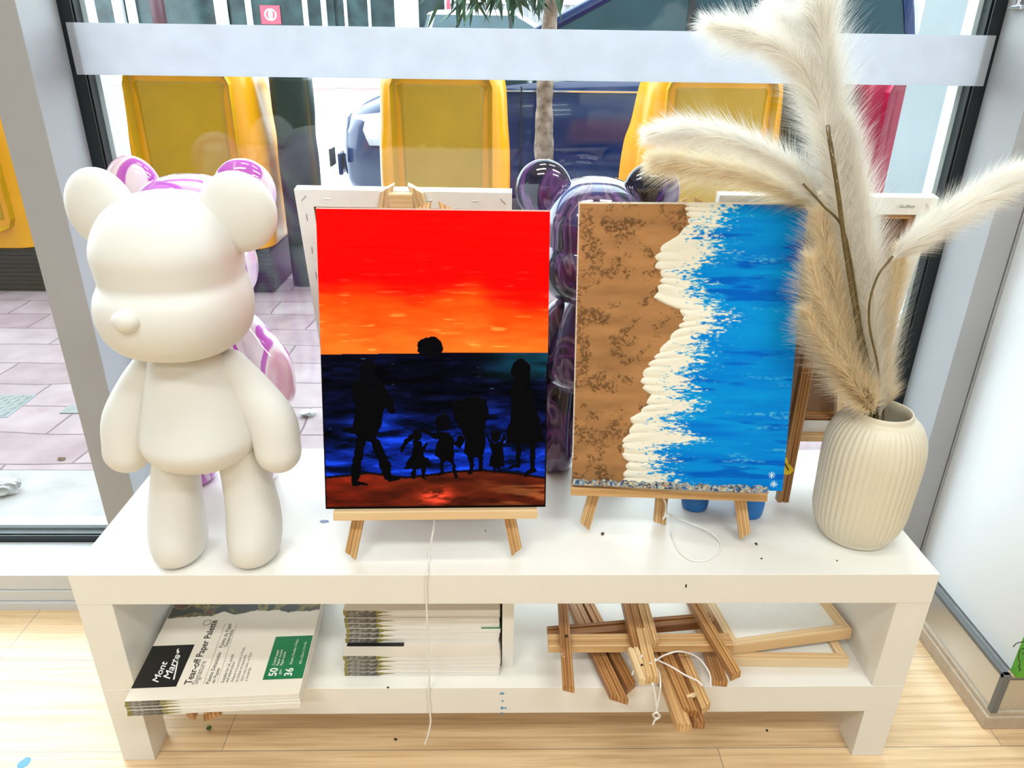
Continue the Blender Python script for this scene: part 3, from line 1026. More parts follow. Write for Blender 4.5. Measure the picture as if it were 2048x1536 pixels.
# ---- beach with foam
BEA_C = [(1158, 404), (1618, 404), (1564, 982), (1143, 968)]
hb = homography(BEA_C)
nu, nv = 440, 580
U, V = np.meshgrid(np.linspace(0, 1, nu + 1), np.linspace(0, 1, nv + 1))
fl = hb([(1368, 407), (1372, 426), (1376, 441), (1363, 457), (1340, 476), (1326, 488), (1310, 513), (1310, 535), (1322, 547), (1319, 566), (1305, 594), (1329, 607), (1354, 619), (1368, 632), (1357, 651), (1347, 663), (1329, 685), (1313, 707), (1297, 726), (1279, 754), (1285, 776), (1297, 791), (1291, 810), (1272, 826), (1260, 835), (1263, 851), (1251, 872), (1240, 885), (1247, 897), (1240, 907), (1254, 922), (1247, 944), (1244, 957), (1251, 968)])
fr = hb([(1457, 407), (1444, 435), (1422, 457), (1407, 469), (1432, 491), (1419, 522), (1372, 541), (1394, 560), (1397, 591), (1457, 626), (1435, 654), (1400, 676), (1397, 704), (1391, 732), (1369, 750), (1382, 776), (1366, 797), (1391, 813), (1354, 829), (1341, 838), (1347, 857), (1397, 879), (1304, 901), (1332, 910), (1326, 935), (1341, 963)])
fl, fr = fl[np.argsort(fl[:, 1])], fr[np.argsort(fr[:, 1])]
# the foam was dabbed on in finger strokes: one rounded lobe per stroke
NL = 29
k = V * NL + (vnoise(U, V, 3, 14, 20, 2) - .5) * 2.6
lobe = np.abs(np.sin(PI * k))
LB = np.interp(V, fl[:, 1], fl[:, 0]) + (0.010 + .02 * vnoise(U * 0, V, 1, 26, 31, 2)) * (1 - lobe ** 0.6)
RB = np.interp(V, fr[:, 1], fr[:, 0])
blue_n = vnoise(U, V, 3.5, 34, 21, 4)
fine = vnoise(U, V, 60, 220, 22, 3)
ragged = vnoise(U, V, 12, 75, 23, 3)
blue = np.array([4, 104, 204]) * (1 - blue_n[..., None]) + np.array([12, 158, 226]) * blue_n[..., None]
dk = smoothstep(.60, .74, vnoise(U, V, 4, 38, 24, 3))
blue = blue * (1 - .75 * dk[..., None]) + .75 * dk[..., None] * np.array([4, 84, 188])
li = smoothstep(.60, .78, vnoise(U, V, 5, 46, 25, 4)) * smoothstep(.45, .62, fine)
blue = blue * (1 - .55 * li[..., None]) + .55 * li[..., None] * np.array([120, 196, 224])
foam = np.array([233, 228, 212]) * np.ones(U.shape + (1,))
mixf = smoothstep(-.05, .06, RB - U + (ragged - .5) * .17 + (fine - .5) * .30)
water = blue * (1 - mixf[..., None]) + foam * mixf[..., None]
gr = vnoise(U, V, 22, 30, 26, 4)
gr2 = vnoise(U, V, 110, 150, 27, 3)
clump = smoothstep(.46, .66, gr) * smoothstep(.40, .66, gr2)
sand = np.array([164, 119, 77]) * (0.88 + .24 * vnoise(U, V, 6, 30, 28, 3)[..., None])
sand = sand * (1 - .30 * clump[..., None])
isf = U > LB
img = np.where(isf[..., None], water, sand)
for px, py, rr in ((1543, 950, 0), (1547, 968, 0)):      # little white signature
    c = hb([(px, py)])[0]
    for q in range(4):
        a = PI * q / 4
        d = np.abs((U - c[0]) * .3 * math.sin(a) - (V - c[1]) * .4 * math.cos(a))
        img = np.where(((d < .0005) & (np.hypot((U - c[0]) * .3, (V - c[1]) * .4) < .0052))[..., None], np.array([190, 222, 238]), img)
img = np.where((V < .006)[..., None], np.array([232, 224, 212]), img)
img = np.where(((U < .006) & (V < .9))[..., None], np.array([214, 200, 186]), img)
thick = smoothstep(0, .02, U - LB) * smoothstep(.17, .03, U - LB)
disp = np.where(isf, 0.0007 + thick * (0.0013 * lobe ** .8 + 0.0006 * vnoise(U, V, 14, 120, 29, 2)), 0.0013 * clump + 0.0004 * gr2)
BEA_BC, BEA_YAW, BEA_LEAN, BEA_ROLL = nearer((0.241, 0.095, 0.440), .985), -0.099, 0.205, 0.024
beach, BEA_AX = painted_canvas('canvas_painting', 'beach canvas with brown sand, raised white foam and blue sea on an easel', BEA_BC, BEA_YAW, BEA_LEAN, BEA_ROLL, s2l(img), disp, nu, nv, 'beach_paint', .2955, .394)

# ================================================================== EASELS UNDER THE PAINTINGS
def easel(name, label, bc, ax, ledge_w, feet, toppx, rear_foot, ledge_mat, w=.30, crust=False, t=0.014):
    e1, e2, no = ax
    bc = np.array(bc)
    root = empty(name, (bc[0], bc[1], TT), label, 'easel', 'table easels on the bench')
    # ledge: carries the canvas
    lt, ld = 0.012, 0.032
    c = bc - e2 * (lt / 2 + .0004) - no * (t / 2 - .003) - (e1 * .012 if crust else 0)
    lg = bar('ledge', c - e1 * ledge_w / 2, c + e1 * ledge_w / 2, ld, lt, ledge_mat, root, up=e2, groove=False)
    if crust:
        o2 = c + e2 * (lt / 2 + .0002) + no * (ld / 2 - .004)
        bmx = MB()
        nb = 60
        rr = random.Random(3)
        rings = []
        for i in range(nb + 1):
            q = o2 + e1 * (-ledge_w / 2 + .003 + (ledge_w - .006) * i / nb)
            hgt = .0055 + .005 * rr.random()
            rings.append([q - no * .001, q + no * .0055, q + no * .0035 + e2 * hgt * .7, q + e2 * hgt])
        bmx.add(*rings_geo(rings))
        bmx.build('paint_crust', 'crusted_paint', lg)['label'] = 'crust of dried paint'
    back = -no * (t + .0058)
    tops = []
    for (fx, fy), s in zip(feet, (-1, 1)):
        top = bc + e1 * s * 0.014 + e2 * (0.396 + toppx) + back
        # the leg lies in the plane behind the canvas
        o_ = bc + back
        A_ = np.array([[e1[0], e2[0]], [e1[2], e2[2]]])
        q_ = np.linalg.solve(A_, np.array([fx - o_[0], TT + .0015 - o_[2]]))
        foot = o_ + e1 * q_[0] + e2 * q_[1]
        d = (top - foot) / np.linalg.norm(top - foot)
        cutz = -s * 0.55
        bar('leg', foot + d * 0.010, top, 0.0165, 0.010, 'pine', root, up=no, cut0=cutz, cut1=s * 0.8)
        tops.append(top)
    tb = bc + e2 * (0.368 + toppx) + back - no * .0112
    bar('top_block', tb - e1 * .028, tb + e1 * .028, 0.026, 0.012, 'pine_pale', root, up=no, groove=False)
    rf = np.array(rear_foot)
    bar('rear_leg', rf, bc + e2 * (0.37 + toppx) + back - no * .022, 0.018, 0.012, 'pine', root, up=no, cut0=0.2)
    return root

es = easel('table_easel', 'small pine easel holding the sunset canvas, its white cord hanging to the floor', SUN_BC, SUN_AX, 0.273,
           [at(700, 1121, Z=TT)[:2], at(1036, 1121, Z=TT)[:2]], 0.006, (-0.098, 0.150, TT + .03), 'pine_pale')
mesh_obj('cord', *cord_geo([at(858, 1030, Y=.085), at(869, 1042, Y=.06), at(864, 1075, Y=.035), at(858, 1120, Z=TT + .002), at(855, 1146, Y=-.0015), at(852, 1160, Y=-.003), at(853, 1205, Y=-.003), at(856, 1290, Y=-.003), at(859, 1370, Y=-.003), at(856, 1385, Y=-.003), at(860, 1425, Y=-.004), at(861, 1445, Y=-.006), at(856, 1470, Y=-.008), at(849, 1489, Y=-.008)], 0.0013, 140), 'cord_white', es, smooth=True)['label'] = 'long white cord hanging over the bench edge'
eb = easel('table_easel', 'small pine easel holding the beach canvas, ledge crusted with dried paint', BEA_BC, BEA_AX, 0.274,
           [at(1166, 1065, Z=TT)[:2], at(1489, 1080, Z=TT)[:2]], 0.0, tuple(at(1319, 1044, Z=TT + .006)), 'pine', crust=True)
kx = at(1330, 1030, Y=.10)
mesh_obj('cord', *cord_geo([at(1326, 995, Y=.108), at(1332, 1010, Y=.104), kx, at(1326, 1038, Y=.10), at(1336, 1030, Y=.098), at(1343, 1045, Z=TT + .012), at(1347, 1080, Z=TT + .002), at(1360, 1105, Z=TT + .0015), at(1385, 1121, Z=TT + .0015), at(1415, 1120, Z=TT + .0015), at(1438, 1105, Z=TT + .0015), at(1440, 1085, Z=TT + .002), at(1420, 1064, Z=TT + .006), at(1390, 1050, Z=TT + .010), at(1350, 1034, Z=TT + .016), at(1332, 1026, Y=.10)], 0.0012, 150), 'cord_white', eb, smooth=True)['label'] = 'white cord knotted in a loop on the bench'

# ================================================================== BLANK CANVASES FACING THE STREET
def blank_canvas(label, bc, yaw, lean, w=.30, h=.40, t=0.017):
    e1, e2, no = frame_axes(bc, yaw, -lean, 0)         # no points to the room: we see the back
    bc = np.array(bc)
    root = empty('blank_canvas', tuple(bc), label, 'canvas', 'canvases turned to the street')
    # cloth front (towards the street) wrapped round the sides and folded on to the back
    fw = 0.024
    bmx = MB()
    def q(u, v, d): return tuple(bc + e1 * u + e2 * v + no * d)
    o_ = [(-w / 2, 0), (w / 2, 0), (w / 2, h), (-w / 2, h)]
    i_ = [(-w / 2 + fw, fw), (w / 2 - fw, fw), (w / 2 - fw, h - fw), (-w / 2 + fw, h - fw)]
    v = [q(*p, -t) for p in o_] + [q(*p, 0) for p in o_] + [q(*p, 0.0006) for p in i_]
    f = [(0, 1, 2, 3)] + [(i, i + 4, (i + 1) % 4 + 4, (i + 1) % 4) for i in range(4)] + [(4 + i, 8 + i, 8 + (i + 1) % 4, 4 + (i + 1) % 4) for i in range(4)]
    mesh_obj('canvas_wrap', v, f, 'canvas_white', root)
    # raw back of the cloth
    v = [q(*p, -t + .0012) for p in ((-w / 2 + .004, .004), (w / 2 - .004, .004), (w / 2 - .004, h - .004), (-w / 2 + .004, h - .004))]
    v += [q(*p, -t + .0018) for p in ((-w / 2 + .004, .004), (w / 2 - .004, .004), (w / 2 - .004, h - .004), (-w / 2 + .004, h - .004))]
    mesh_obj('raw_canvas', v, [(0, 3, 2, 1), (4, 5, 6, 7), (0, 1, 5, 4), (1, 2, 6, 5), (2, 3, 7, 6), (3, 0, 4, 7)], 'canvas_raw', root)
    for (a0, b0, a1, b1) in ((-.5, 0, .5, 0), (-.5, 1, .5, 1), (-.5, 0, -.5, 1), (.5, 0, .5, 1)):
        ia = 0.0165
        p0 = bc + e1 * (a0 * (w - 2 * ia)) + e2 * (ia + b0 * (h - 2 * ia)) - no * (t * .5)
        p1 = bc + e1 * (a1 * (w - 2 * ia)) + e2 * (ia + b1 * (h - 2 * ia)) - no * (t * .5)
        d = (p1 - p0) / np.linalg.norm(p1 - p0)
        bar('stretcher_bar', p0 - d * .010, p1 + d * .010, 0.030, 0.0135, 'pine_dark', root, up=no, groove=False)
    # staples on the fold
    st = [(u, h - .012, 0) for u in (-.105, .035, .10)] + [(-w / 2 + .012, h - .012, .8), (w / 2 - .012, h - .012, -.8)]
    st += [(-w / 2 + .012, vv, PI / 2) for vv in (.36, .31, .27, .20, .12, .05)] + [(w / 2 - .012, vv, PI / 2) for vv in (.35, .29, .22, .14, .06)]
    st += [(u, .012, 0) for u in (-.1, -.02, .03, .1)]
    for u, vv, a in st:
        dx, dy = e1 * math.cos(a) + e2 * math.sin(a), -e1 * math.sin(a) + e2 * math.cos(a)
        c = bc + e1 * u + e2 * vv + no * .0009
        pts = [c - dx * .005 - no * .001, c - dx * .005 + no * .0003, c + dx * .005 + no * .0003, c + dx * .005 - no * .001]
        mesh_obj('staple', *tube_geo(pts, 0.00045, 6), 'steel', root)
    return root, (e1, e2, no)

BL, BLA = blank_canvas('white blank canvas seen from behind between the pink bear and the sunset canvas', (-0.146, 0.300, 0.440), -0.034, 0.182)
BR, BRA = blank_canvas('white blank canvas seen from behind, right of the beach canvas behind the pampas grass', (0.435, 0.266, 0.440), -0.013, 0.151)
box_ = None
# small print on the right blank canvas fold
v, f = text_geo('40x30cm', 0.006)
e1, e2, no = BRA
v = np.array([np.array((0.435, 0.266, 0.440)) + e1 * (.098 + p[0]) + e2 * (.386 + p[1]) + no * .0012 for p in v])
mesh_obj('size_print', v, f, 'ink_grey', BR)

def street_easel(label, bc, ax, rear_pts, t=0.017, both=True, legmat='pine_pale'):
    e1, e2, no = ax
    bc = np.array(bc)
    root = empty('table_easel', (bc[0], bc[1], TT), label, 'easel', 'table easels on the bench')
    c = bc - e2 * .0066 - no * .006
    bar('ledge', c - e1 * .128, c + e1 * .128, 0.032, 0.012, 'pine', root, up=e2, groove=False)
    for s in (-1, 1):
        top = bc + e1 * s * .019 + e2 * .408 + no * .008
        foot = bc + e1 * s * .115 + no * .008
        foot = foot + (foot - top) / (top[2] - foot[2]) * (foot[2] - TT - .006)
        bar('leg', foot, top, 0.0165, 0.012, legmat, root, up=no, cut1=s * .9, cut0=-s * .4)
    tb = bc + e2 * .393 + no * .018
    bar('top_block', tb - e1 * .016, tb + e1 * .016, .022, .008, legmat, root, up=no, groove=False)
    rt = bc + e2 * .38 + no * .030
    bar('rear_leg', rear_pts, rt, .018, .012, 'pine_stained' if not both else 'pine', root, up=(0, -1, 0.3))
    return root
street_easel('small pine easel behind the sunset canvas holding a blank canvas toward the street', (-0.146, 0.300, 0.440), BLA, (-0.125, 0.170, TT + .006))
sr = street_easel('small pine easel right of the beach canvas holding a blank canvas toward the street', (0.435, 0.266, 0.440), BRA, tuple(at(1564, 1001, Z=TT + .006)), both=False)

# butterfly charm on that easel's leg
ch = empty('butterfly_charm', tuple(at(1574, 935, Y=.150)), 'tiny yellow butterfly charm with black marks on the easel leg beside the vase', 'ornament')
def flat_geo(pts, y0, y1):
    n = len(pts)
    v = [(x, y0, z) for x, z in pts] + [(x, y1, z) for x, z in pts]
    return v, [tuple(range(n - 1, -1, -1)), tuple(range(n, 2 * n))] + [(i, (i + 1) % n, n + (i + 1) % n, n + i) for i in range(n)]
def pxz(pts, Y):
    return [tuple(at(x, y, Y=Y)[[0, 2]]) for x, y in pts]
mesh_obj('wing', *flat_geo(pxz([(1568, 931), (1574, 928), (1580, 930), (1588, 939), (1580, 948), (1570, 949), (1565, 942)], .150), .149, .151), 'yellow_charm', ch)
mesh_obj('wing', *flat_geo(pxz([(1568, 916), (1573, 915), (1576, 921), (1575, 929), (1570, 927)], .150), .149, .151), 'yellow_charm', ch)
mesh_obj('body', *tube_geo([at(1568, 925, Y=.148), at(1572, 931, Y=.148), at(1577, 940, Y=.148)], .0009, 8), 'ink_black', ch)

# ================================================================== VASE AND PAMPAS
VX, VY = 0.5165, 0.097
vase = empty('vase', (VX, VY, TT), 'ribbed cream ceramic vase at the right end of the bench', 'vase')
prof = [(0.000, .046), (.0015, .050), (.006, .0535), (.010, .0545), (.022, .0615), (.045, .0672), (.08, .0690), (.12, .0705), (.148, .0700), (.168, .0665), (.184, .0590), (.194, .0500), (.198, .0440), (.203, .0420), (.2055, .0405), (.2050, .0385), (.200, .0375), (.192, .0385), (.17, .045), (.10, .060), (.03, .056), (.012, .040), (.010, .004)]
n = 288
rings = []
pr_ = spline(prof, 110)
pr_[:, 1] *= 0.95
for z, r in pr_:
    a = np.linspace(0, 2 * PI, n, endpoint=False)
    outer = True
    rings.append((z, r))
ring_pts = []
imax = int(np.argmax(pr_[:, 0]))
for i, (z, r) in enumerate(pr_):
    a = np.linspace(0, 2 * PI, n, endpoint=False)
    k = 0.0
    if i < imax:
        k = smoothstep(.004, .014, np.array(z)) * (1 - smoothstep(.186, .197, np.array(z)))
    rr = r + k * 0.0013 * (np.abs(np.cos(a * 24)) ** 0.8 - .6)
    ring_pts.append(np.column_stack([VX + rr * np.cos(a), VY + rr * np.sin(a), np.full(n, TT + .0002 + z)]))
v, f = rings_geo(ring_pts)
mesh_obj('vase_body', v, f, 'vase_cream', vase, smooth=True)

def plume_geo(axis, r0, length, nh, seed, width=0.00036, spread=0.55, droop=0.25):
    """feathery head: fine hairs leaving a curved midrib towards its tip"""
    r = np.random.default_rng(seed)
    A = spline(axis, 80)
    T = np.gradient(A, axis=0)
    T /= np.linalg.norm(T, axis=1)[:, None]
    V_, F_ = [], []
    s = r.random(nh) ** 1.1
    for si in s:
        i = min(int(si * 78), 78)
        p, t_ = A[i] + (A[i + 1] - A[i]) * r.random(), T[i]
        d = r.normal(size=3)
        d -= t_ * (d @ t_)
        d /= np.linalg.norm(d) + 1e-9
        env = (0.55 + 0.45 * math.sin(PI * min(1, .15 + si * .85))) * (1.0 if si < .75 else 1 - (si - .75) * 1.3)
        ln = length * env * (0.65 + .5 * r.random())
        sp = spread * (0.55 + .75 * r.random())
        pts = []
        for q in np.linspace(0, 1, 5):
            pts.append(p + t_ * ln * q * (1 - .18 * sp * q) + d * (r0 * .5 * q + ln * sp * (q ** 1.35)) * 0.85 + np.array([0, 0, -1]) * droop * ln * q * q * .5)
        side = np.cross(d, t_)
        side /= np.linalg.norm(side) + 1e-9
        k = len(V_)
        ws = (1.0, .95, .8, .55, .12)
        for pt_, w_ in zip(pts, ws):
            V_.append(pt_ - side * width * w_)
            V_.append(pt_ + side * width * w_)
        for j in range(4):
            F_.append((k + 2 * j, k + 2 * j + 1, k + 2 * j + 3, k + 2 * j + 2))
    return np.array(V_), F_

def pampas(label, stem, plumes, seed, stemr=.0022, mat='plume_cream'):
    root = empty('pampas_stem', tuple(stem[0]), label, 'dried grass', 'pampas grass in the ribbed vase')
    mesh_obj('stem', *tube_geo(spline(stem, 50), np.linspace(stemr, stemr * .75, 50), 8), 'stem_olive', root, smooth=True)
    for i, pl in enumerate(plumes):
        ax, ln, nh = pl[:3]
        mt = pl[3] if len(pl) > 3 else mat
        sp = pl[4] if len(pl) > 4 else .55
        v, f = plume_geo(ax, .003, ln, nh, seed * 10 + i, spread=sp)
        mt_ax = tube_geo(spline(ax, 40), np.linspace(.0009, .0003, 40), 6)
        bmx = MB()
        bmx.add(v, f)
        bmx.add(*mt_ax)
        bmx.build('plume', mt, root)
    return root
def px3(pts):
    return [at(x, y, Y=d) for x, y, d in pts]
base = (VX, VY, TT + .10)
pampas('tallest pampas stem, three white plumes reaching over the frosted band', [(VX + 0.026, VY + 0.000, TT + .02), at(1752, 820, Y=.104), at(1728, 720, Y=.087), at(1694, 520, Y=.074), at(1676, 385, Y=.073), at(1655, 250, Y=.081)],
       [(px3([(1738, 720, .11), (1712, 560, .112), (1684, 400, .118), (1666, 250, .12), (1650, 120, .115), (1640, 40, .11), (1628, -30, .105)]), .082, 13750, 'plume_cream', .70),
        (px3([(1690, 470, .10), (1660, 300, .098), (1625, 180, .095), (1570, 108, .09), (1500, 72, .085), (1418, 48, .08)]), .064, 8550, 'plume_cream', .67),
        (px3([(1680, 400, .135), (1650, 270, .14), (1620, 160, .14), (1585, 80, .14), (1545, 25, .14)]), .070, 6650, 'plume_cream', .67)], 1, .0034)
pampas('pampas stem arching left above the beach canvas with two cream plumes', [(VX + 0.018, VY + 0.018, TT + .02), at(1748, 815, Y=.105), at(1722, 650, Y=.082), at(1690, 470, Y=.076), at(1645, 410, Y=.080), at(1606, 367, Y=.084)],
       [(px3([(1640, 405, .12), (1590, 345, .12), (1520, 300, .118), (1440, 272, .115), (1370, 262, .112), (1300, 268, .11)]), .056, 7500, 'plume_cream', .67),
        (px3([(1640, 420, .145), (1580, 385, .147), (1500, 352, .148), (1420, 335, .148), (1360, 325, .147), (1312, 322, .146)]), .061, 6650, 'plume_beige', .60)], 2, .0018)
pampas('pampas stem bending right with one white plume crossing the window frame', [(VX + 0.000, VY + 0.026, TT + .02), at(1757, 800, Y=.095), at(1738, 640, Y=.067), at(1752, 560, Y=.065), at(1786, 512, Y=.066)],
       [(px3([(1775, 525, .08), (1830, 480, .078), (1900, 430, .074), (1970, 385, .07), (2060, 332, .066)]), .064, 8550, 'plume_cream', .56)], 3, .0017)
pampas('beige pampas plume fanning left, highest along the edge of the beach canvas', [(VX + -0.018, VY + 0.018, TT + .02), at(1745, 805, Y=.10), at(1710, 720, Y=.10)],
       [(px3([(1744, 826, .095), (1728, 780, .097), (1700, 690, .10), (1672, 580, .10), (1652, 500, .10), (1640, 430, .10)]), .078, 6175, 'plume_beige', .56)], 4, .0015)
pampas('beige pampas plume fanning left at mid height beside the beach canvas', [(VX + -0.026, VY + 0.000, TT + .02), at(1745, 808, Y=.085), at(1715, 750, Y=.085)],
       [(px3([(1748, 828, .09), (1732, 790, .086), (1700, 730, .085), (1668, 655, .085), (1640, 590, .085), (1624, 520, .085)]), .074, 5700, 'plume_beige', .56)], 5, .0015)
pampas('lowest beige pampas plume fanning left just above the vase', [(VX + -0.018, VY + -0.018, TT + .02), at(1742, 812, Y=.075), at(1715, 780, Y=.075)],
       [(px3([(1750, 828, .088), (1736, 806, .08), (1705, 765, .075), (1670, 715, .075), (1640, 670, .075), (1618, 625, .075)]), .066, 5225, 'plume_beige', .54)], 6, .0015)
pampas('broad upright cream pampas plume in the middle of the vase', [(VX + -0.000, VY + -0.026, TT + .02), at(1752, 810, Y=.115), at(1745, 700, Y=.115)],
       [(px3([(1758, 830, .10), (1750, 680, .105), (1738, 540, .11), (1720, 420, .115), (1702, 330, .115), (1690, 250, .115)]), .080, 12500, 'plume_cream', .56)], 7, .0015)
pampas('short beige pampas plume standing at the right of the vase mouth', [(VX + 0.018, VY + -0.018, TT + .02), at(1768, 812, Y=.11), at(1770, 720, Y=.11)],
       [(px3([(1760, 830, .10), (1765, 805, .105), (1770, 720, .11), (1780, 630, .11), (1795, 550, .11), (1802, 500, .11)]), .058, 5700, 'plume_beige', .48)], 8, .0015)

# ================================================================== PADS ON THE SHELF
PW_, PL_ = 0.2365, 0.303
def brush_edge(bmx, x0, y, z0, z1, k):
    """printed paint brush that runs over the edge: dark handle, olive tip"""
    r = random.Random(k)
    L1 = .046 + .004 * r.random()
    bmx.add([(x0 + .002, y, z0 + .0002), (x0 + L1, y, z0 + .0002), (x0 + L1, y, z1 - .0002), (x0 + .002, y, z1 - .0002)], [(0, 1, 2, 3)], 0)
    zm = (z0 + z1) / 2
    bmx.add([(x0, y - .0001, z0 + .0001), (x0 + .005, y - .0001, z0 + .0001), (x0 + .005, y - .0001, z1 - .0001), (x0, y - .0001, z1 - .0001)], [(0, 1, 2, 3)], 1)
    zt = z0 + (z1 - z0) * (.35 + .3 * r.random())
    bmx.add([(x0 + L1, y, z0 + .0002), (x0 + L1 + .010, y, zt - .0012), (x0 + L1 + .024 + .006 * r.random(), y, zt), (x0 + L1 + .010, y, zt + .0012), (x0 + L1, y, z1 - .0002)], [(0, 1, 2, 3, 4)], 1)

def make_pad(loc, yaw, th, label, group, k, pitch=0.0, full=False):
    """pad lying flat; local x across the front, y away; origin at the front left bottom corner"""
    root = empty('paper_pad', loc, label, 'paper pad', group)
    root.rotation_euler = (pitch, 0, yaw)
    WO[root] = np.zeros(3)           # children in local coordinates
    def loc_mesh(name, v, f, mat, par=root, **kw):
        o = mesh_obj(name, v, f, mat, None, **kw)
        o.matrix_local = Matrix.Translation(Vector(WO[o]))
        o.parent = par
        WO[o] = np.zeros(3)
        return o
    def reloc(o, par):
        # move the mesh back so that the part sits in its parent's coordinates
        w = Vector(WO[o])
        return o
    ct = .0005
    v, f = box_geo(0.0005, PW_ - .0005, 0.0005, PL_ - .0005, 0, th - ct)
    def part(name, v, f, mat, par, mats=None, fm=None):
        me = bpy.data.meshes.new(name)
        me.from_pydata([tuple(x) for x in v], [], f)
        for mm in (mats or [mat]):
            me.materials.append(M[mm])
        if fm:
            me.polygons.foreach_set('material_index', fm)
        me.update()
        o = bpy.data.objects.new(name, me)
        COL.objects.link(o)
        o.parent = par
        return o
    part('page_block', v, f, 'paper_edge', root)
    v, f = box_geo(0, PW_, 0, PL_, th - ct, th)
    cov = part('cover', v, f, 'pad_cover', root)
    bmx = MB()
    brush_edge(bmx, 0.0, 0.0, 0.0, th, k)
    part('spine_print', bmx.v, bmx.f, None, root, ['brush_print', 'brush_tip'], bmx.m)
    return root, part, cov

PAD_YAW = 0.050
fl_ = at(249, 1403, Z=.1905)
ori = np.array([fl_[0], fl_[1]])
pads = []
ords = ['bottom', 'second lowest', 'middle', 'second highest', 'top']
th = .0054
z0 = 0.1905 - 5 * th
for i in range(5):
    dx, dy = (random.random() - .5) * .003, (random.random() - .5) * .003
    if i == 4: dx = dy = 0
    lab = ('top paper palette pad of the left shelf stack, cover with black and green panels' if i == 4 else ords[i] + ' paper pad of the stack of five at the left of the shelf')
    r_, part, cov = make_pad((ori[0] + dx, ori[1] + dy, z0 + i * th), PAD_YAW, th - .0001, lab, 'paper pads at the left of the shelf', i)
    pads.append(r_)
# printing on the top cover (pad coordinates from places on the photo)
ca, sa = math.cos(-PAD_YAW), math.sin(-PAD_YAW)
def pl(zx, zy):
    p = at(zx / 3.2, 1056 + zy / 3.2, Z=.1905)
    dx, dy = p[0] - ori[0], p[1] - ori[1]
    return np.array([dx * ca - dy * sa, dx * sa + dy * ca])
zt = th
def poly_part(name, pts, z, mat, par):
    v = [(p[0], p[1], z) for p in pts]
    n_ = len(v)
    v += [(p[0], p[1], z - .0002) for p in pts]
    return part(name, v, [tuple(range(n_))] + [(i, n_ + i, n_ + (i + 1) % n_, (i + 1) % n_) for i in range(n_)], mat, par)
def rect_from(a, b_):
    x0, x1 = min(a[0], b_[0]), max(a[0], b_[0])
    y0, y1 = min(a[1], b_[1]), max(a[1], b_[1])
    return [(x0, y0), (x1, y0), (x1, y1), (x0, y1)]
def line(bmx, s, zs, ze, z, bold=0.0, shear=0.0, hs=1.0):
    """lettering that runs away from the viewer, letter tops to the left"""
    a, b_ = pl(*zs), pl(*ze)
    ln = abs(b_[1] - a[1])
    v, f = text_geo(s, 1.0, shear, bold)
    w_ = v[:, 0].max() - v[:, 0].min()
    k = ln / w_
    x, y = (v[:, 0] - v[:, 0].min()) * k, v[:, 1] * k * hs
    vv = np.column_stack([a[0] - y, a[1] + x, np.full(len(v), z)])
    bmx.add(vv, f)
bk = [pl(832, 1028), pl(1140, 1005), pl(1240, 742), pl(950, 762)]
logo = poly_part('logo_panel', rect_from((0.0, bk[0][1]), ((bk[1][0] + bk[2][0]) / 2, (bk[2][1] + bk[3][1]) / 2)), zt + .0003, 'pad_black', cov)
bmx = MB()
line(bmx, 'Mont', (1012, 990), (1046, 855), zt + .0005, .012, .35, .8)
line(bmx, 'Marte', (1086, 968), (1116, 812), zt + .0005, .012, .35, .8)
def stroke(bmx, pts, w_, z):
    P = spline([pl(*p) for p in pts], 24)
    T = np.gradient(P, axis=0)
    T /= np.linalg.norm(T, axis=1)[:, None]
    Nn = np.column_stack([-T[:, 1], T[:, 0]])
    ww = np.broadcast_to(np.asarray(w_), (len(P),))
    v = [(*(p + n_ * q), z) for p, n_, q in zip(P, Nn, ww)] + [(*(p - n_ * q), z) for p, n_, q in zip(P, Nn, ww)]
    m_ = len(P)
    bmx.add(v, [(i, i + 1, m_ + i + 1, m_ + i) for i in range(m_ - 1)])
stroke(bmx, [(1112, 972), (1128, 900), (1138, 845), (1142, 812)], np.linspace(.0011, .0008, 24), zt + .0005)
stroke(bmx, [(1130, 806), (1142, 798), (1136, 784), (1146, 770)], np.concatenate([np.linspace(.0006, .0016, 12), np.linspace(.0016, .0003, 12)]), zt + .0005)
part('lettering', bmx.v, bmx.f, 'ink_white', logo)
bmx = MB()
line(bmx, 'Tear-off Paper Palette', (1222, 1000), (1368, 592), zt + .0003, .012)
line(bmx, 'Palette Détachable', (1340, 996), (1405, 797), zt + .0003)
line(bmx, 'en Papier', (1374, 992), (1398, 895), zt + .0003)
line(bmx, 'Paleta de Papel', (1425, 765), (1468, 615), zt + .0003)
line(bmx, 'Desechable', (1455, 760), (1482, 652), zt + .0003)
line(bmx, 'Suitable for oil, acrylic', (1432, 990), (1490, 808), zt + .0003)
line(bmx, 'and watercolour', (1458, 988), (1490, 856), zt + .0003)
part('cover_lettering', bmx.v, bmx.f, 'ink_black', cov)
bmx = MB()
line(bmx, 'Signature', (1262, 1000), (1306, 852), zt + .0003)
line(bmx, "Adapté à la peinture à l'huile,", (1492, 985), (1560, 762), zt + .0003)
line(bmx, 'acrylique et aquarelle', (1520, 985), (1568, 812), zt + .0003)
line(bmx, 'Apto para óleo, acrílico', (1552, 980), (1608, 798), zt + .0003)
line(bmx, 'y acuarela', (1580, 980), (1602, 895), zt + .0003)
for q in ((1302, 1000, 1440, 612), (1390, 995, 1518, 606)):
    stroke(bmx, [(q[0], q[1]), ((q[0] + q[2]) / 2, (q[1] + q[3]) / 2), (q[2], q[3])], .0002, zt + .0003)
c_ = pl(1328, 606)
for rr in (.0062, .0050):
    a = np.linspace(0, 2 * PI, 33)
    v = [(c_[0] + (rr + d) * math.cos(x), c_[1] + (rr + d) * math.sin(x), zt + .0003) for d in (0, .0004) for x in a]
    bmx.add(v, [(i, i + 1, 33 + i + 1, 33 + i) for i in range(32)])
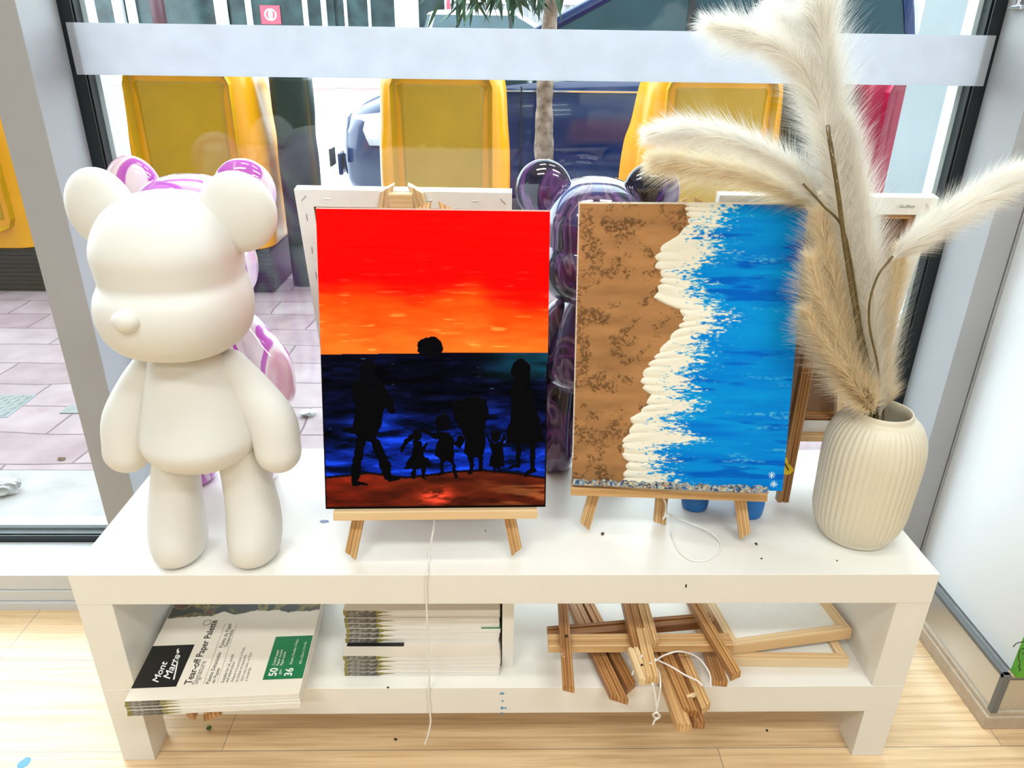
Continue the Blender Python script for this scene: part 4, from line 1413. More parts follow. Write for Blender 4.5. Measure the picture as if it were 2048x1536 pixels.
part('small_print', bmx.v, bmx.f, 'ink_grey', cov)
gq = [pl(1690, 972), pl(1938, 965), pl(1993, 688), pl(1757, 697)]
gp = poly_part('label_panel', rect_from(((gq[0][0] + gq[3][0]) / 2, gq[0][1]), (PW_ - .001, gq[2][1])), zt + .0003, 'pad_green', cov)
bmx = MB()
line(bmx, '50', (1766, 948), (1775, 896), zt + .0005, .02)
line(bmx, 'gsm', (1796, 938), (1800, 908), zt + .0005)
line(bmx, 'Coated paper', (1758, 880), (1784, 780), zt + .0005)
line(bmx, 'Papier couché', (1783, 880), (1808, 780), zt + .0005)
line(bmx, 'Papel cuché', (1808, 880), (1828, 795), zt + .0005)
line(bmx, '36', (1866, 947), (1872, 897), zt + .0005, .02)
line(bmx, 'Sheets | Feuilles | Hojas', (1868, 874), (1902, 714), zt + .0005)
line(bmx, '303 x 22cm | 12 x 9in', (1928, 872), (1953, 730), zt + .0005)
part('lettering', bmx.v, bmx.f, 'ink_white', gp)
# brush-stroke art across the far end of the cover
r_ = random.Random(5)
yb = pl(1300, 552)[1]
tx_ = np.linspace(.001, PW_ - .001, 60)
ty_ = np.interp(tx_, np.linspace(0, PW_, 15), [yb + .010 * (r_.random() - .4) - .009 * (q < 5) for q in range(15)]) + .0022 * np.array([r_.random() - .5 for _ in tx_])
top_edge = list(zip(tx_, ty_))
poly_part('cover_art', top_edge + [(PW_ - .001, PL_ - .001), (.001, PL_ - .001)], zt + .0003, 'cover_art', cov)

# folded easel under the left pads: only its leg ends show
fe = empty('folded_easel', (-0.42, 0.06, BZ1), 'folded brown easel under the left paper pads, two leg ends showing', 'easel', 'folded easels on the shelf')
for x0, x1, w_ in ((-.447, -.440, .014), (-.416, -.418, .020)):
    a = np.array([x0, -.052, BZ1 + .0068]); b_ = np.array([x1, .22, BZ1 + .0068])
    bar('leg', a, b_, w_, .0125, 'pine_dark', fe, cut0=(.5 if x0 < -.43 else -.5))

# ---- middle stacks
PW_ = 0.2325
zz = BZ1 + .0003
specs = []
lo = ['bottom', 'second', 'third', 'fourth', 'fifth']
for i in range(5):
    specs.append((.024, -.2440 + (random.random() - .5) * .003, .0080, 0, lo[i] + ' paper pad from the shelf in the lower pile behind the hanging cord', 'paper pads in the middle of the shelf'))
for i in range(6):
    specs.append((.050 + i * .0008, -.2448 + (random.random() - .5) * .004, .0090, .0, (lo[i] if i else 'lowest') + ' paper pad of the upper pile behind the hanging cord' if i < 5 else 'spare', 'paper pads in the middle of the shelf'))
specs = specs[:10]
for i, (y, x, tk, pit, lab, grp) in enumerate(specs):
    r_, part, cov = make_pad((x, y, zz), (random.random() - .5) * .012, tk - .0001, lab, grp, 20 + i)
    zz += tk
    if i == 4:        # its cover shows: black panel at the left, green at the right
        poly_part('logo_panel', [(.002, .019), (.088, .019), (.088, .07), (.002, .07)], tk - .00003, 'pad_black', cov)
    if i == 7:
        poly_part('label_panel', [(PW_ - .03, .0), (PW_, .0), (PW_, .06), (PW_ - .03, .06)], tk - .00003, 'pad_green', cov)
r_, part, cov = make_pad((-.2438, .056, zz), -.006, .0088, 'second highest paper pad of the upper pile behind the hanging cord', 'paper pads in the middle of the shelf', 39)
zz += .0090
r_, part, cov = make_pad((-.2446, .050, zz), .004, .0088, 'topmost paper pad of the upper pile close under the bench top', 'paper pads in the middle of the shelf', 40)

# ================================================================== FOLDED EASELS ON THE SHELF
def fpx(px, py, z): return at(px, py, Z=z)
zA = BZ1
# A: the front easel; ledge crossing left to right, legs towards the viewer
fA = empty('folded_easel', (0.2, 0.09, BZ1), 'folded easel lying on top with its wide ledge crossing the heap', 'easel', 'folded easels on the shelf')
bar('leg', fpx(1137, 1378, .207), fpx(1124, 1185, .207), .016, .011, 'pine_stained', fA, cut0=.3)
bar('leg', fpx(1472, 1352, .2075), fpx(1375, 1185, .2075), .017, .012, 'pine_stained', fA, cut0=-.3)
bar('ledge', fpx(1096, 1286, .194), fpx(1462, 1284, .194), .026, .013, 'pine', fA)
sc = fpx(1133, 1272, .2128)
mesh_obj('screw', *tube_geo([sc - np.array([0, 0, .002]), sc + np.array([0, 0, .0006])], .0026, 12), 'screw_black', fA)
# B: below, dark ledge behind and two slanting legs
fB = empty('folded_easel', (0.18, 0.08, BZ1), 'darker folded easel with two slanting legs in the middle of the heap', 'easel', 'folded easels on the shelf')
bar('ledge', fpx(1096, 1268, .181), fpx(1422, 1240, .181), .022, .013, 'pine_dark', fB)
bar('leg', fpx(1238, 1398, .162), fpx(1140, 1190, .162), .022, .013, 'pine_stained', fB, cut0=.7, groove=True)
bar('leg', fpx(1262, 1376, .1625), fpx(1164, 1185, .1625), .018, .013, 'pine_dark', fB, cut0=-.6)
bar('leg', fpx(1440, 1366, .1575), fpx(1384, 1190, .1575), .022, .013, 'pine_stained', fB, cut0=0.1)
# C: the narrow block in the middle with its pale rear leg, and the long legs that overhang the shelf
fC = empty('folded_easel', (0.22, 0.05, BZ1), 'pale folded easel whose long legs and tied cord overhang the shelf edge', 'easel', 'folded easels on the shelf')
bar('top_block', fpx(1280, 1300, .208), fpx(1252, 1185, .208), .022, .014, 'pine_stained', fC, cut0=.2)
bar('top_block', fpx(1306, 1290, .208), fpx(1278, 1185, .208), .018, .014, 'pine', fC, cut0=-.3)
bar('rear_leg', fpx(1306, 1360, .212), fpx(1283, 1262, .212), .017, .013, 'pine', fC, cut0=0)
bar('rear_leg', fpx(1290, 1364, .207), fpx(1266, 1300, .207), .016, .012, 'pine_pale', fC, cut0=0)
bar('leg', fpx(1368, 1456, .163), fpx(1312, 1300, .163), .020, .016, 'pine', fC, cut0=.15)
bar('leg', fpx(1382, 1426, .172), fpx(1326, 1296, .172), .018, .013, 'pine_stained', fC, cut0=.5)
bar('leg', fpx(1398, 1450, .162), fpx(1346, 1300, .162), .016, .014, 'pine_dark', fC, cut0=.1)
bar('leg', fpx(1412, 1418, .170), fpx(1360, 1300, .170), .016, .013, 'pine', fC, cut0=-.6)
d0 = fpx(1373, 1395, .176); d1 = fpx(1391, 1389, .176)
mesh_obj('dowel', *tube_geo([d0, d1], .0036, 14), 'pine_pale', fC, smooth=True)
for (px, py) in ((1284, 1330),):
    q = fpx(px, py, .2132)
    mesh_obj('screw', *tube_geo([q - np.array([0, 0, .002]), q + np.array([0, 0, .0004])], .002, 12), 'screw_black', fC)
cz = .2195
bmx = MB()
bmx.add(*cord_geo([fpx(1310, 1322, cz), fpx(1330, 1310, .205), fpx(1360, 1303, .2035), fpx(1395, 1315, .185), (fpx(1418, 1345, .182)), fpx(1422, 1375, .178)], .0013, 60))
bmx.add(*cord_geo([fpx(1310, 1318, cz), fpx(1340, 1332, .195), fpx(1370, 1350, .19), fpx(1395, 1362, .186), fpx(1405, 1372, .184)], .0013, 60))
bmx.add(*cord_geo([fpx(1285, 1310, cz), fpx(1272, 1330, .203), fpx(1264, 1350, .197)], .0013, 40))
bmx.add(*cord_geo([fpx(1300, 1326, cz + .002), fpx(1316, 1340, .203), at(1321, 1365, Y=-.058), at(1318, 1395, Y=-.060), at(1312, 1425, Y=-.062)], .0013, 60))
bmx.add(*cord_geo([at(1305, 1366, Y=-.058), at(1311, 1395, Y=-.061), at(1314, 1424, Y=-.062), at(1320, 1432, Y=-.062), at(1312, 1436, Y=-.060), at(1306, 1430, Y=-.064), at(1314, 1425, Y=-.066), at(1319, 1434, Y=-.062), at(1310, 1440, Y=-.062), at(1306, 1449, Y=-.062)], .0014, 90))
bmx.build('cord', 'cord_white', fC, smooth=True)['label'] = 'white cord tied in a knot'

# ---- two cradled painting panels at the right of the shelf
def cradle(label, pts, z0, dz, th_):
    """shallow wooden tray: frame of four bars round a white board; pts = front-left, front-right, back-right, back-left; dz lifts the right side"""
    c = [np.array([p[0], p[1], z0 + (dz if i in (1, 2) else 0) + th_ / 2]) for i, p in enumerate(pts)]
    root = empty('wooden_panel', tuple((c[0] + c[2]) / 2 - np.array([0, 0, th_ / 2])), label, 'painting panel', 'cradled panels at the right of the shelf')
    w_ = .014
    cen = sum(c) / 4
    for i in range(4):
        a, b_ = c[i], c[(i + 1) % 4]
        d = (b_ - a) / np.linalg.norm(b_ - a)
        inn = np.cross(np.array([0, 0, 1.0]), d)
        a2, b2 = a + inn * w_ / 2, b_ + inn * w_ / 2
        bar('frame_bar', a2 + d * (w_ * .5), b2 - d * (w_ * .5), w_, th_, 'pine_pale', root, groove=False, cut0=1.0, cut1=-1.0, bevel=.0006)
    q = [x + (cen - x) / np.linalg.norm(cen - x) * .012 for x in c]
    up_ = np.array([0, 0, th_ * .12])
    v = [tuple(x + up_ - np.array([0, 0, .004])) for x in q] + [tuple(x + up_) for x in q]
    mesh_obj('board', v, [(3, 2, 1, 0), (4, 5, 6, 7), (0, 1, 5, 4), (1, 2, 6, 5), (2, 3, 7, 6), (3, 0, 4, 7)], 'canvas_white', root)
    return root
cradle('pale wooden painting panel lying flat on the shelf under another panel', [(.340, .040), (.525, .036), (.522, .236), (.337, .240)], BZ1 + .0004, 0, .0165)
cradle('pale wooden painting panel on top, tilted up at the right of the shelf', [(.343, .046), (.540, .072), (.514, .268), (.317, .242)], BZ1 + .0174, .0075, .0185)

# ================================================================== SMALL BITS
def crumb(name, label, c, r, mat, seed, cat='crumb', flat=.5):
    v, f = ellipsoid((0, 0, 0), (r, r * .7, r * flat), n=9, m=6)
    q = np.random.default_rng(seed)
    v = v * (0.8 + .4 * q.random((len(v), 1)))
    v[:, 2] += .0001 - v[:, 2].min()
    return setp(mesh_obj(name, rotz(v, seed) + np.array(c), f, mat), label, cat)
crumb('paint_crumb', 'brown crumb on the bench top beside the left foot of the beach easel', at(1205, 1069, Z=TT), .0032, 'crumb_brown', 1)
crumb('paint_crumb', 'black crumb on the bench top right of the beach easel foot', at(1512, 1089, Z=TT), .0024, 'crumb_black', 2)
crumb('paint_crumb', 'black speck on the bench top in front of the vase toward the painting', at(1523, 1118, Z=TT), .0016, 'crumb_black', 3)
crumb('paint_crumb', 'black speck on the bench top just in front of the vase', at(1674, 1122, Z=TT), .0014, 'crumb_black', 4)
crumb('paint_crumb', 'small dark speck on the bench top between the sunset easel feet', at(971, 1062, Z=TT), .0012, 'crumb_black', 5)
crumb('paint_crumb', 'dark speck on the shelf in front of the middle pads', at(776, 1376, Z=BZ1), .0020, 'crumb_black', 6)
crumb('paint_crumb', 'green crumb on the floor under the left of the bench', at(418, 1459, Z=0), .0045, 'crumb_green', 7, flat=.8)
crumb('paint_crumb', 'black crumb on the floor right of the hanging cord', at(1534, 1462, Z=0), .0025, 'crumb_black', 8)
crumb('paint_crumb', 'black crumb on the floor near the left of the hanging cord', at(791, 1480, Z=0), .0028, 'crumb_black', 9)
setp(mesh_obj('paint_spot', *blob_geo(at(649, 1043, Z=TT + .0001), .0072, .0046, .0005, axis='z', seed=4), 'splat_lilac'), 'lilac paint spot on the bench top beside the sunset easel', 'paint spot')
setp(mesh_obj('paint_spot', *blob_geo(at(48, 1526, Z=.0001), .0085, .010, .0005, axis='z', seed=5), 'splat_blue'), 'blue paint spot on the floor left of the bench', 'paint spot')
setp(mesh_obj('paint_spot', *blob_geo(at(1372, 1172, Y=-.0001), .0012, .0034, .0004, axis='y', seed=6), 'crumb_black'), 'black paint mark on the front edge of the bench top', 'paint spot')

# green canvas resting on the wall end ledge, with black line drawing (plain generic lines)
gc = empty('canvas_painting', (.90, .055, .1166), 'green canvas with black outline drawing on the ledge at the right wall', 'painting')
gy = .046
MB().box(.8065, 1.02, gy, gy + .0155, .1167, .40, .001).build('painted_cloth', 'green_paint', gc)
bmx = MB()
def gline(pts):
    bmx.add(*tube_geo(spline([at(x, y, Y=gy - .0002) for x, y in pts], 24), .0007, 6))
Z = lambda x, y: (1888 + x / 5.4875, 1180 + y / 5.4875)
gline([Z(760, 625), Z(790, 590), Z(840, 572), Z(880, 570), Z(960, 590)])
gline([Z(835, 650), Z(822, 700), Z(818, 750), Z(832, 800)])
gline([Z(832, 815), Z(820, 850), Z(838, 865), Z(830, 890)])
gline([Z(845, 640), Z(880, 648), Z(930, 640)])
gline([Z(862, 690), Z(880, 700), Z(920, 690)])
bmx.build('line_drawing', 'ink_black', gc)
# chrome bracket on the window jamb
br_ = empty('metal_bracket', (.7600, .395, 1.075), 'small chrome bracket high on the right window jamb', 'bracket')
q = at(2037, 14, X=.7605)
MB().box(.7525, .7618, q[1] - .018, q[1] + .012, q[2] - .004, q[2] + .002, .001).build('plate', 'chrome', br_)
mesh_obj('pin', *tube_geo([(.757, q[1] - .004, q[2]), (.757, q[1] - .004, q[2] + .03)], .004, 12), 'chrome', br_, smooth=True)

# ================================================================== OUTSIDE: SEATS
def tub_chair(x, y, w, label, shell, inner, group, h=.965):
    root = empty('tub_chair', (x, y + .28, 0), label, 'chair', group)
    # shell: back towards the window, arms reaching away from it
    def ring(z, hw, d, rc, th_):
        out, inn = [], []
        pts = []
        # outline as U: right arm tip -> back -> left arm tip
        a = np.linspace(0, PI / 2, 9)
        U_ = [(hw, d)]
        U_ += [(hw - rc + rc * math.cos(q), rc - rc * math.sin(q)) for q in a]
        U_ += [(-hw + rc - rc * math.sin(q), rc - rc * math.cos(q)) for q in a]
        U_ += [(-hw, d)]
        return [(x + p[0], y + p[1], z) for p in U_]
    def scaled(z, hw, d, rc, th_):
        o_ = ring(z, hw, d, rc, th_)
        i_ = ring(z, hw - th_, d, max(rc - th_, .01), th_)
        i_ = [(p[0], p[1] + (th_ if k not in (0, len(i_) - 1) else 0), p[2]) for k, p in enumerate(i_)]
        return o_ + i_[::-1]
    zs = [(.200, w * .50, .50, .10, .03), (.24, w * .505, .52, .11, .035), (.45, w * .515, .52, .12, .035), (.62, w * .51, .46, .12, .035), (.72, w * .495, .36, .12, .035),
          (h - .09, w * .475, .28, .12, .032), (h - .03, w * .43, .22, .12, .03), (h, w * .36, .18, .11, .026), (h + .008, w * .33, .16, .10, .012)]
    D = spline(zs, 40)
    v, f = rings_geo([scaled(*d) for d in D])
    sh_ = mesh_obj('shell', v, f, shell, root, smooth=True)
    # recessed darker panel moulded into the outside of the back
    pn = MB()
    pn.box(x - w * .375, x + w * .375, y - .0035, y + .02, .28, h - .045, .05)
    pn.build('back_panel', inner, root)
    bmx = MB()
    bmx.box(x - w * .47, x + w * .47, y + .04, y + .54, .27, .40, .03)
    bmx.build('seat', shell, root, smooth=False)
    bmx = MB()
    bmx.box(x - w * .49, x + w * .49, y + .02, y + .54, 0, .20, .012)
    for k in range(9):
        zz_ = .02 + k * .019
        bmx.box(x - w * .495, x + w * .495, y + .014, y + .03, zz_, zz_ + .009)
    bmx.build('plinth', 'dark_base', root)
    return root
yl = 'yellow tub chairs outside the window'
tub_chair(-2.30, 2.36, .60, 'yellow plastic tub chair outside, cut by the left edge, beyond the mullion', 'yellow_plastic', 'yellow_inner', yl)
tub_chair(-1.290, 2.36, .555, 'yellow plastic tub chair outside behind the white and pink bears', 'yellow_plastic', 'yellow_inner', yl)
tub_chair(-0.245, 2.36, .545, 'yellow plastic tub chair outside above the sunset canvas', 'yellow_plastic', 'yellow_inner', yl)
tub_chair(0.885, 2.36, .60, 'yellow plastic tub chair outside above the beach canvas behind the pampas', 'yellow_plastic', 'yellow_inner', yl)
tub_chair(1.78, 2.36, .60, 'magenta plastic tub chair outside beside the grey pier', 'magenta_plastic', 'magenta_plastic', 'tub chairs outside')
def tall_tub(x0, x1, label):
    root = empty('planter_tub', ((x0 + x1) / 2, 2.55, 0), label, 'planter', 'tall dark planters between the tub chairs')
    cx_, hw = (x0 + x1) / 2, (x1 - x0) / 2
    D = [(0, hw * .93, hw * .9, cx_, 2.55), (.02, hw * .97, hw * .95, cx_, 2.55), (.35, hw * .97, hw * .95, cx_, 2.55), (.55, hw, hw, cx_, 2.55), (.66, hw * .95, hw * .94, cx_, 2.55), (.76, hw * 1.02, hw, cx_, 2.55), (.9, hw * 1.02, hw, cx_, 2.55)]
    v, f = vloft(D, 36, 4.0, 40)
    mesh_obj('tub_body', v, f, 'dark_green', root, smooth=True)
    v, f = vloft([(.895, hw * 1.04, hw * 1.03, cx_, 2.55), (.90, hw * 1.07, hw * 1.06, cx_, 2.55), (.925, hw * 1.07, hw * 1.06, cx_, 2.55), (.93, hw * 1.03, hw * 1.02, cx_, 2.55)], 36, 4.0, 10)
    mesh_obj('rim', v, f, 'dark_base', root, smooth=True)
    return root
tall_tub(-1.96, -1.715, 'tall dark planter outside beside the left window mullion')
tall_tub(-.972, -.812, 'tall dark planter outside right of the yellow chair behind the bears')
tall_tub(.05, .145, 'narrow tall dark planter outside right of the yellow chair above the sunset canvas') if False else None
tall_tub(1.22, 1.46, 'tall dark planter outside between the yellow chair and the magenta chair')

# ---- covers and litter on the pavement
uc = empty('utility_cover', (-1.56, 1.23, 0), 'grey patterned metal cover let into the paving at the left', 'utility cover')
c4 = [at(-60, 788, Z=.003), at(75, 790, Z=.003), at(10, 835, Z=.003), at(-110, 835, Z=.003)]
x0, x1 = c4[3][0], at(45, 812, Z=.003)[0]
MB().box(-1.78, -1.47, 1.155, 1.31, -.01, .002, .001).build('frame', 'pillar_grey', uc)
bmx = MB()
bmx.box(-1.772, -1.478, 1.163, 1.302, .0, .003)
for i in range(16):
    for j in range(8):
        xx, yy = -1.765 + i * .0185, 1.172 + j * .0172
        s_ = 1 if (i + j) % 2 else -1
        bmx.add([(xx - .006, yy - s_ * .006, .0032), (xx - .003, yy - s_ * .008, .0032), (xx + .006, yy + s_ * .006, .0042), (xx + .003, yy + s_ * .008, .0042)], [(0, 1, 2, 3)])
bmx.build('tread_plate', 'cover_metal', uc)
setp(mesh_obj('utility_cover', *box_geo(-1.33, -1.255, 1.18, 1.235, -.004, .003, .001), 'cover_metal'), 'small grey metal cover in the paving close to the mullion', 'utility cover')
def crumple(name, label, c, r, seed, cat, mat='litter_white', fl_=.45):
    bm = bmesh.new()
    bmesh.ops.create_icosphere(bm, subdivisions=4, radius=1)
    q = np.random.default_rng(seed)
    ds = q.normal(size=(26, 3))
    ds /= np.linalg.norm(ds, axis=1)[:, None]
    cs = .5 + .4 * q.random(26)
    for v in bm.verts:
        n_ = np.array(v.co)
        dt = ds @ n_
        k = min(1.0, float(np.min(np.where(dt > .15, cs / np.maximum(dt, .15), 9))))
        k *= 1 - .22 * abs(math.sin(7 * dt[0] + 3 * dt[1]))
        v.co = (n_[0] * k * r, n_[1] * k * r * .8, n_[2] * k * r * fl_)
    vv = np.array([tuple(v.co) for v in bm.verts])
    ff = [tuple(w.index for w in p.verts) for p in bm.faces]
    bm.free()
    vv[:, 2] -= vv[:, 2].min()
    return setp(mesh_obj(name, vv + np.array(c), ff, mat), label, cat)
crumple('crumpled_wrapper', 'crumpled white wrapper on the paving at the left edge', at(10, 985, Z=0), .055, 3, 'litter')
crumple('crumpled_wrapper', 'crumpled pale wrapper on the paving beside the pink bear arm', at(616, 832, Z=0), .034, 4, 'litter')
crumple('dry_leaf', 'dry curled leaf on the paving left of the mullion', at(122, 919, Z=0), .014, 5, 'leaf', 'crumb_brown', .3)

# ================================================================== CARS
def make_car(loc, flip, paint, label, plate=True, detail=True):
    """nose towards -x; origin at the middle of the near side on the ground"""
    root = empty('car', loc, label, 'car', 'cars in the street')
    L = np.array(loc)
    Wd = 1.72
    def X(v):
        v = np.array(v, float)
        v[:, 2] *= 1.12
        if flip: v[:, 0] *= -1
        return v + L
    # stations: x, z bottom, z shoulder, z top(hood), inset of the nose corners
    st = [(-2.06, .32, .46, .50, .30), (-2.04, .24, .48, .56, .20), (-1.98, .20, .54, .63, .10), (-1.86, .18, .62, .68, .04), (-1.65, .17, .69, .735, .015), (-1.2, .17, .755, .80, .0), (-.8, .17, .79, .86, .0), (0, .17, .82, .88, .0), (.9, .17, .85, .90, 0), (1.6, .18, .87, .92, .01), (1.9, .2, .86, .92, .06), (2.02, .28, .78, .86, .14)]
    D = spline(st, 50)
    rings = []
    for x, zb, zs_, zt_, ins in D:
        y0, y1 = ins, Wd - ins
        cr = .07
        rings.append([(x, y0 + .06, zb), (x, y0 + .01, zb + .06), (x, y0 - .004, (zb + zs_) / 2 + .02), (x, y0 + .008, zs_ - .02), (x, y0 + .03, zs_ + .008), (x, y0 + .11, zt_), (x, Wd / 2, zt_ + .03),
                      (x, y1 - .11, zt_), (x, y1 - .03, zs_ + .008), (x, y1 - .008, zs_ - .02), (x, y1 + .004, (zb + zs_) / 2 + .02), (x, y1 - .01, zb + .06), (x, y1 - .06, zb)])
    v, f = rings_geo(rings)
    body = mesh_obj('body_shell', X(v), f, paint, root, smooth=True)
    # cabin glass
    gz = [(.80, -1.38, 1.72, .05), (1.0, -1.00, 1.71, .09), (1.25, -.45, 1.67, .16), (1.46, .0, 1.60, .23)]
    rings = []
    for z, xa, xb, ins in gz:
        rings.append([(xa, ins + .10, z), (xa + .10, ins, z), (xb - .10, ins, z), (xb, ins + .08, z), (xb, Wd - ins - .08, z), (xb - .10, Wd - ins, z), (xa + .10, Wd - ins, z), (xa, Wd - ins - .10, z)])
    v, f = rings_geo(rings)
    mesh_obj('window_glass', X(v), f, 'car_glass', root)
    rings = []
    for z, xa, xb, ins in [(1.455, -.02, 1.62, .225), (1.485, .04, 1.58, .25), (1.52, .14, 1.48, .32), (1.535, .3, 1.3, .45)]:
        rings.append([(xa, ins + .10, z), (xa + .10, ins, z), (xb - .10, ins, z), (xb, ins + .08, z), (xb, Wd - ins - .08, z), (xb - .10, Wd - ins, z), (xa + .10, Wd - ins, z), (xa, Wd - ins - .10, z)])
    v, f = rings_geo(rings)
    mesh_obj('roof', X(v), f, paint, root, smooth=True)
    for side in (0, 1):
        yy = lambda ins: (ins - .006) if side == 0 else Wd - ins + .006
        for a, b_, w_ in ((0, 3, .040), (1, 3, .03), (2, 3, .045)):
            if a == 0:
                pth = [(-1.28, yy(.05), .82), (-.92, yy(.09), 1.0), (-.36, yy(.16), 1.25), (.09, yy(.225), 1.465)]
            elif a == 1:
                pth = [(.18, yy(.05), .84), (.19, yy(.09), 1.0), (.21, yy(.16), 1.25), (.22, yy(.23), 1.465)]
            else:
                pth = [(1.62, yy(.05), .86), (1.61, yy(.09), 1.0), (1.57, yy(.16), 1.25), (1.50, yy(.23), 1.465)]
            v, f = tube_geo(spline(pth, 16), w_ * .8, 8, flat=.35)
            mesh_obj('pillar', X(v), f, paint if a != 1 else 'tyre', root, smooth=True)
    # headlights wrapped round the nose corners
    for side in (0, 1):
        s_ = 1 if side == 0 else -1
        yb = 0 if side == 0 else Wd
        rings = []
        for t_ in np.linspace(0, 1, 12):
            # along the nose corner from the grille round to the wing
            px_ = -2.035 + .30 * t_ ** 1.6
            py_ = .36 * (1 - t_) ** 1.5 - .004 + (.03 * (1 - t_))
            zl, zh = .455 + .02 * t_, .60 + .055 * t_
            nx, ny = -(1 - t_), -t_
            k = .012
            rings.append([(px_ + nx * k, yb + s_ * (py_ + ny * k), zl), (px_ + nx * (k + .015), yb + s_ * (py_ + ny * (k + .015)), (zl + zh) / 2), (px_ + nx * k * .2, yb + s_ * (py_ + ny * k * .2), zh), (px_ + .05, yb + s_ * (py_ + .06), (zl + zh) / 2)])
        v, f = rings_geo(rings)
        mesh_obj('headlight', X(v), f, 'headlight', root, smooth=True)
    v, f = box_geo(-2.075, -2.04, Wd / 2 - .38, Wd / 2 + .38, .46, .54, .012)
    mesh_obj('grille', X(v), f, 'tyre', root)
    v, f = box_geo(-2.10, -2.07, Wd / 2 - .62, Wd / 2 + .62, .27, .40, .01)
    mesh_obj('bumper', X(v), f, paint, root)
    if plate:
        v, f = box_geo(-2.115, -2.10, .06, .20, .345, .445, .003)
        mesh_obj('number_plate', X(v), f, 'dark_base', root)
    for xw in (-1.25, 1.25):
        for yy_ in (.02, Wd - .20):
            v, f = tube_geo([(xw, yy_, .31), (xw, yy_ + .03, .31), (xw, yy_ + .15, .31), (xw, yy_ + .18, .31)], [.27, .31, .31, .27], 32, ref=(1, 0, 0))
            wl = mesh_obj('wheel', X(v), f, 'tyre', root, smooth=True)
            v, f = tube_geo([(xw, yy_ - .012 if yy_ < .5 else yy_ + .17, .31), (xw, yy_ + .01 if yy_ < .5 else yy_ + .192, .31)], [.20, .21], 24, ref=(1, 0, 0))
            mesh_obj('rim', X(v), f, 'rim', wl)
    for side in (0, 1):
        yb = -.10 if side == 0 else Wd + .10
        v, f = ellipsoid((-.96, yb, .95), (.07, .10, .065))
        mesh_obj('wing_mirror', X(v), f, paint, root, smooth=True)
    # shut lines and door handle on the near side
    if detail:
        for xs in (-.86, .44, 1.38):
            v, f = box_geo(xs, xs + .008, -.008, .04, .25, .80)
            mesh_obj('shut_line', X(v), f, 'tyre', body)
        v, f = box_geo(.20, .36, -.022, .01, .70, .725, .006)
        mesh_obj('door_handle', X(v), f, paint, root)
        v, f = box_geo(-1.2, 1.7, -.004, .012, .772, .782, .002)
        mesh_obj('trim_strip', X(v), f, 'chrome', body)
        for xs in (.10, 1.0):
            v, f = vloft([(.88, .22, .05, xs, .30), (.95, .22, .05, xs, .30), (1.22, .20, .045, xs + .05, .30), (1.28, .16, .03, xs + .06, .30)], 20, 4, 12)
    return root
make_car((0.985, 4.16, -.10), False, 'car_blue', 'dark blue car parked outside with its nose to the left behind the chairs')
make_car((-9.4, 9.2, -.12), False, 'car_white', 'white car across the road at the far left, only its roof above the frosted band', plate=False, detail=False)
make_car((0.4, 12.6, -.12), True, 'car_white', 'white car across the road behind the hanging tree leaves', plate=False, detail=False)

# ================================================================== TREE
tr = empty('street_tree', (.285, 3.9, 0), 'slender street tree with grey brown bark in front of the blue car', 'tree')
pth = spline([(.275, 3.9, -.05), (.275, 3.9, .2), (.265, 3.9, .5), (.262, 3.9, .8), (.272, 3.9, 1.05), (.29, 3.9, 1.3), (.33, 3.9, 1.7), (.36, 3.9, 2.4)], 90)
rad = .056 * (1 + .05 * np.sin(np.arange(90) * .31) + .04 * np.sin(np.arange(90) * .83 + 1)) * np.linspace(1.12, .62, 90)
v, f = tube_geo(pth, rad, 20)
v = np.array(v)
v += .005 * (np.random.default_rng(4).random(v.shape) - .5)
mesh_obj('trunk', v, f, 'bark', tr, smooth=True)
v, f = tube_geo(spline([(.30, 3.9, 1.45), (.2, 3.75, 1.62), (.08, 3.65, 1.60), (.02, 3.6, 1.42)], 30), np.linspace(.018, .005, 30), 8)
mesh_obj('branch', v, f, 'bark', tr, smooth=True)
rl = np.random.default_rng(9)
V_, F_ = [], []
def leaf(p, d, ln, wd):
    d = np.array(d) / np.linalg.norm(d)
    s_ = np.cross(d, rl.normal(size=3)); s_ /= np.linalg.norm(s_)
    k = len(V_)
    up_ = np.cross(s_, d)
    for q, w_ in ((0, .1), (.25, .8), (.5, 1), (.75, .7), (1, .02)):
        c = p + d * ln * q - np.array([0, 0, .18 * ln * q * q])
        V_.append(c - s_ * wd * w_ + up_ * wd * .15); V_.append(c + s_ * wd * w_ + up_ * wd * .15)
    for j in range(4):
        F_.append((k + 2 * j, k + 2 * j + 1, k + 2 * j + 3, k + 2 * j + 2))
for i in range(340):
    c = np.array([.04 + rl.normal() * .13, 3.62 + rl.normal() * .15, 1.29 + abs(rl.normal()) * .20])
    leaf(c, (rl.normal() * .6, rl.normal() * .6, -.9 + rl.normal() * .35), .10 + .08 * rl.random(), .010 + .005 * rl.random())
for i in range(26):
    c = np.array([-.24 + rl.normal() * .08, 3.62 + rl.normal() * .1, 1.30 + rl.normal() * .05])
    leaf(c, (-.7 + rl.normal() * .5, rl.normal() * .4, -.6 + rl.normal() * .4), .09 + .06 * rl.random(), .010)
mesh_obj('leaves', V_, F_, 'leaf_green', tr)

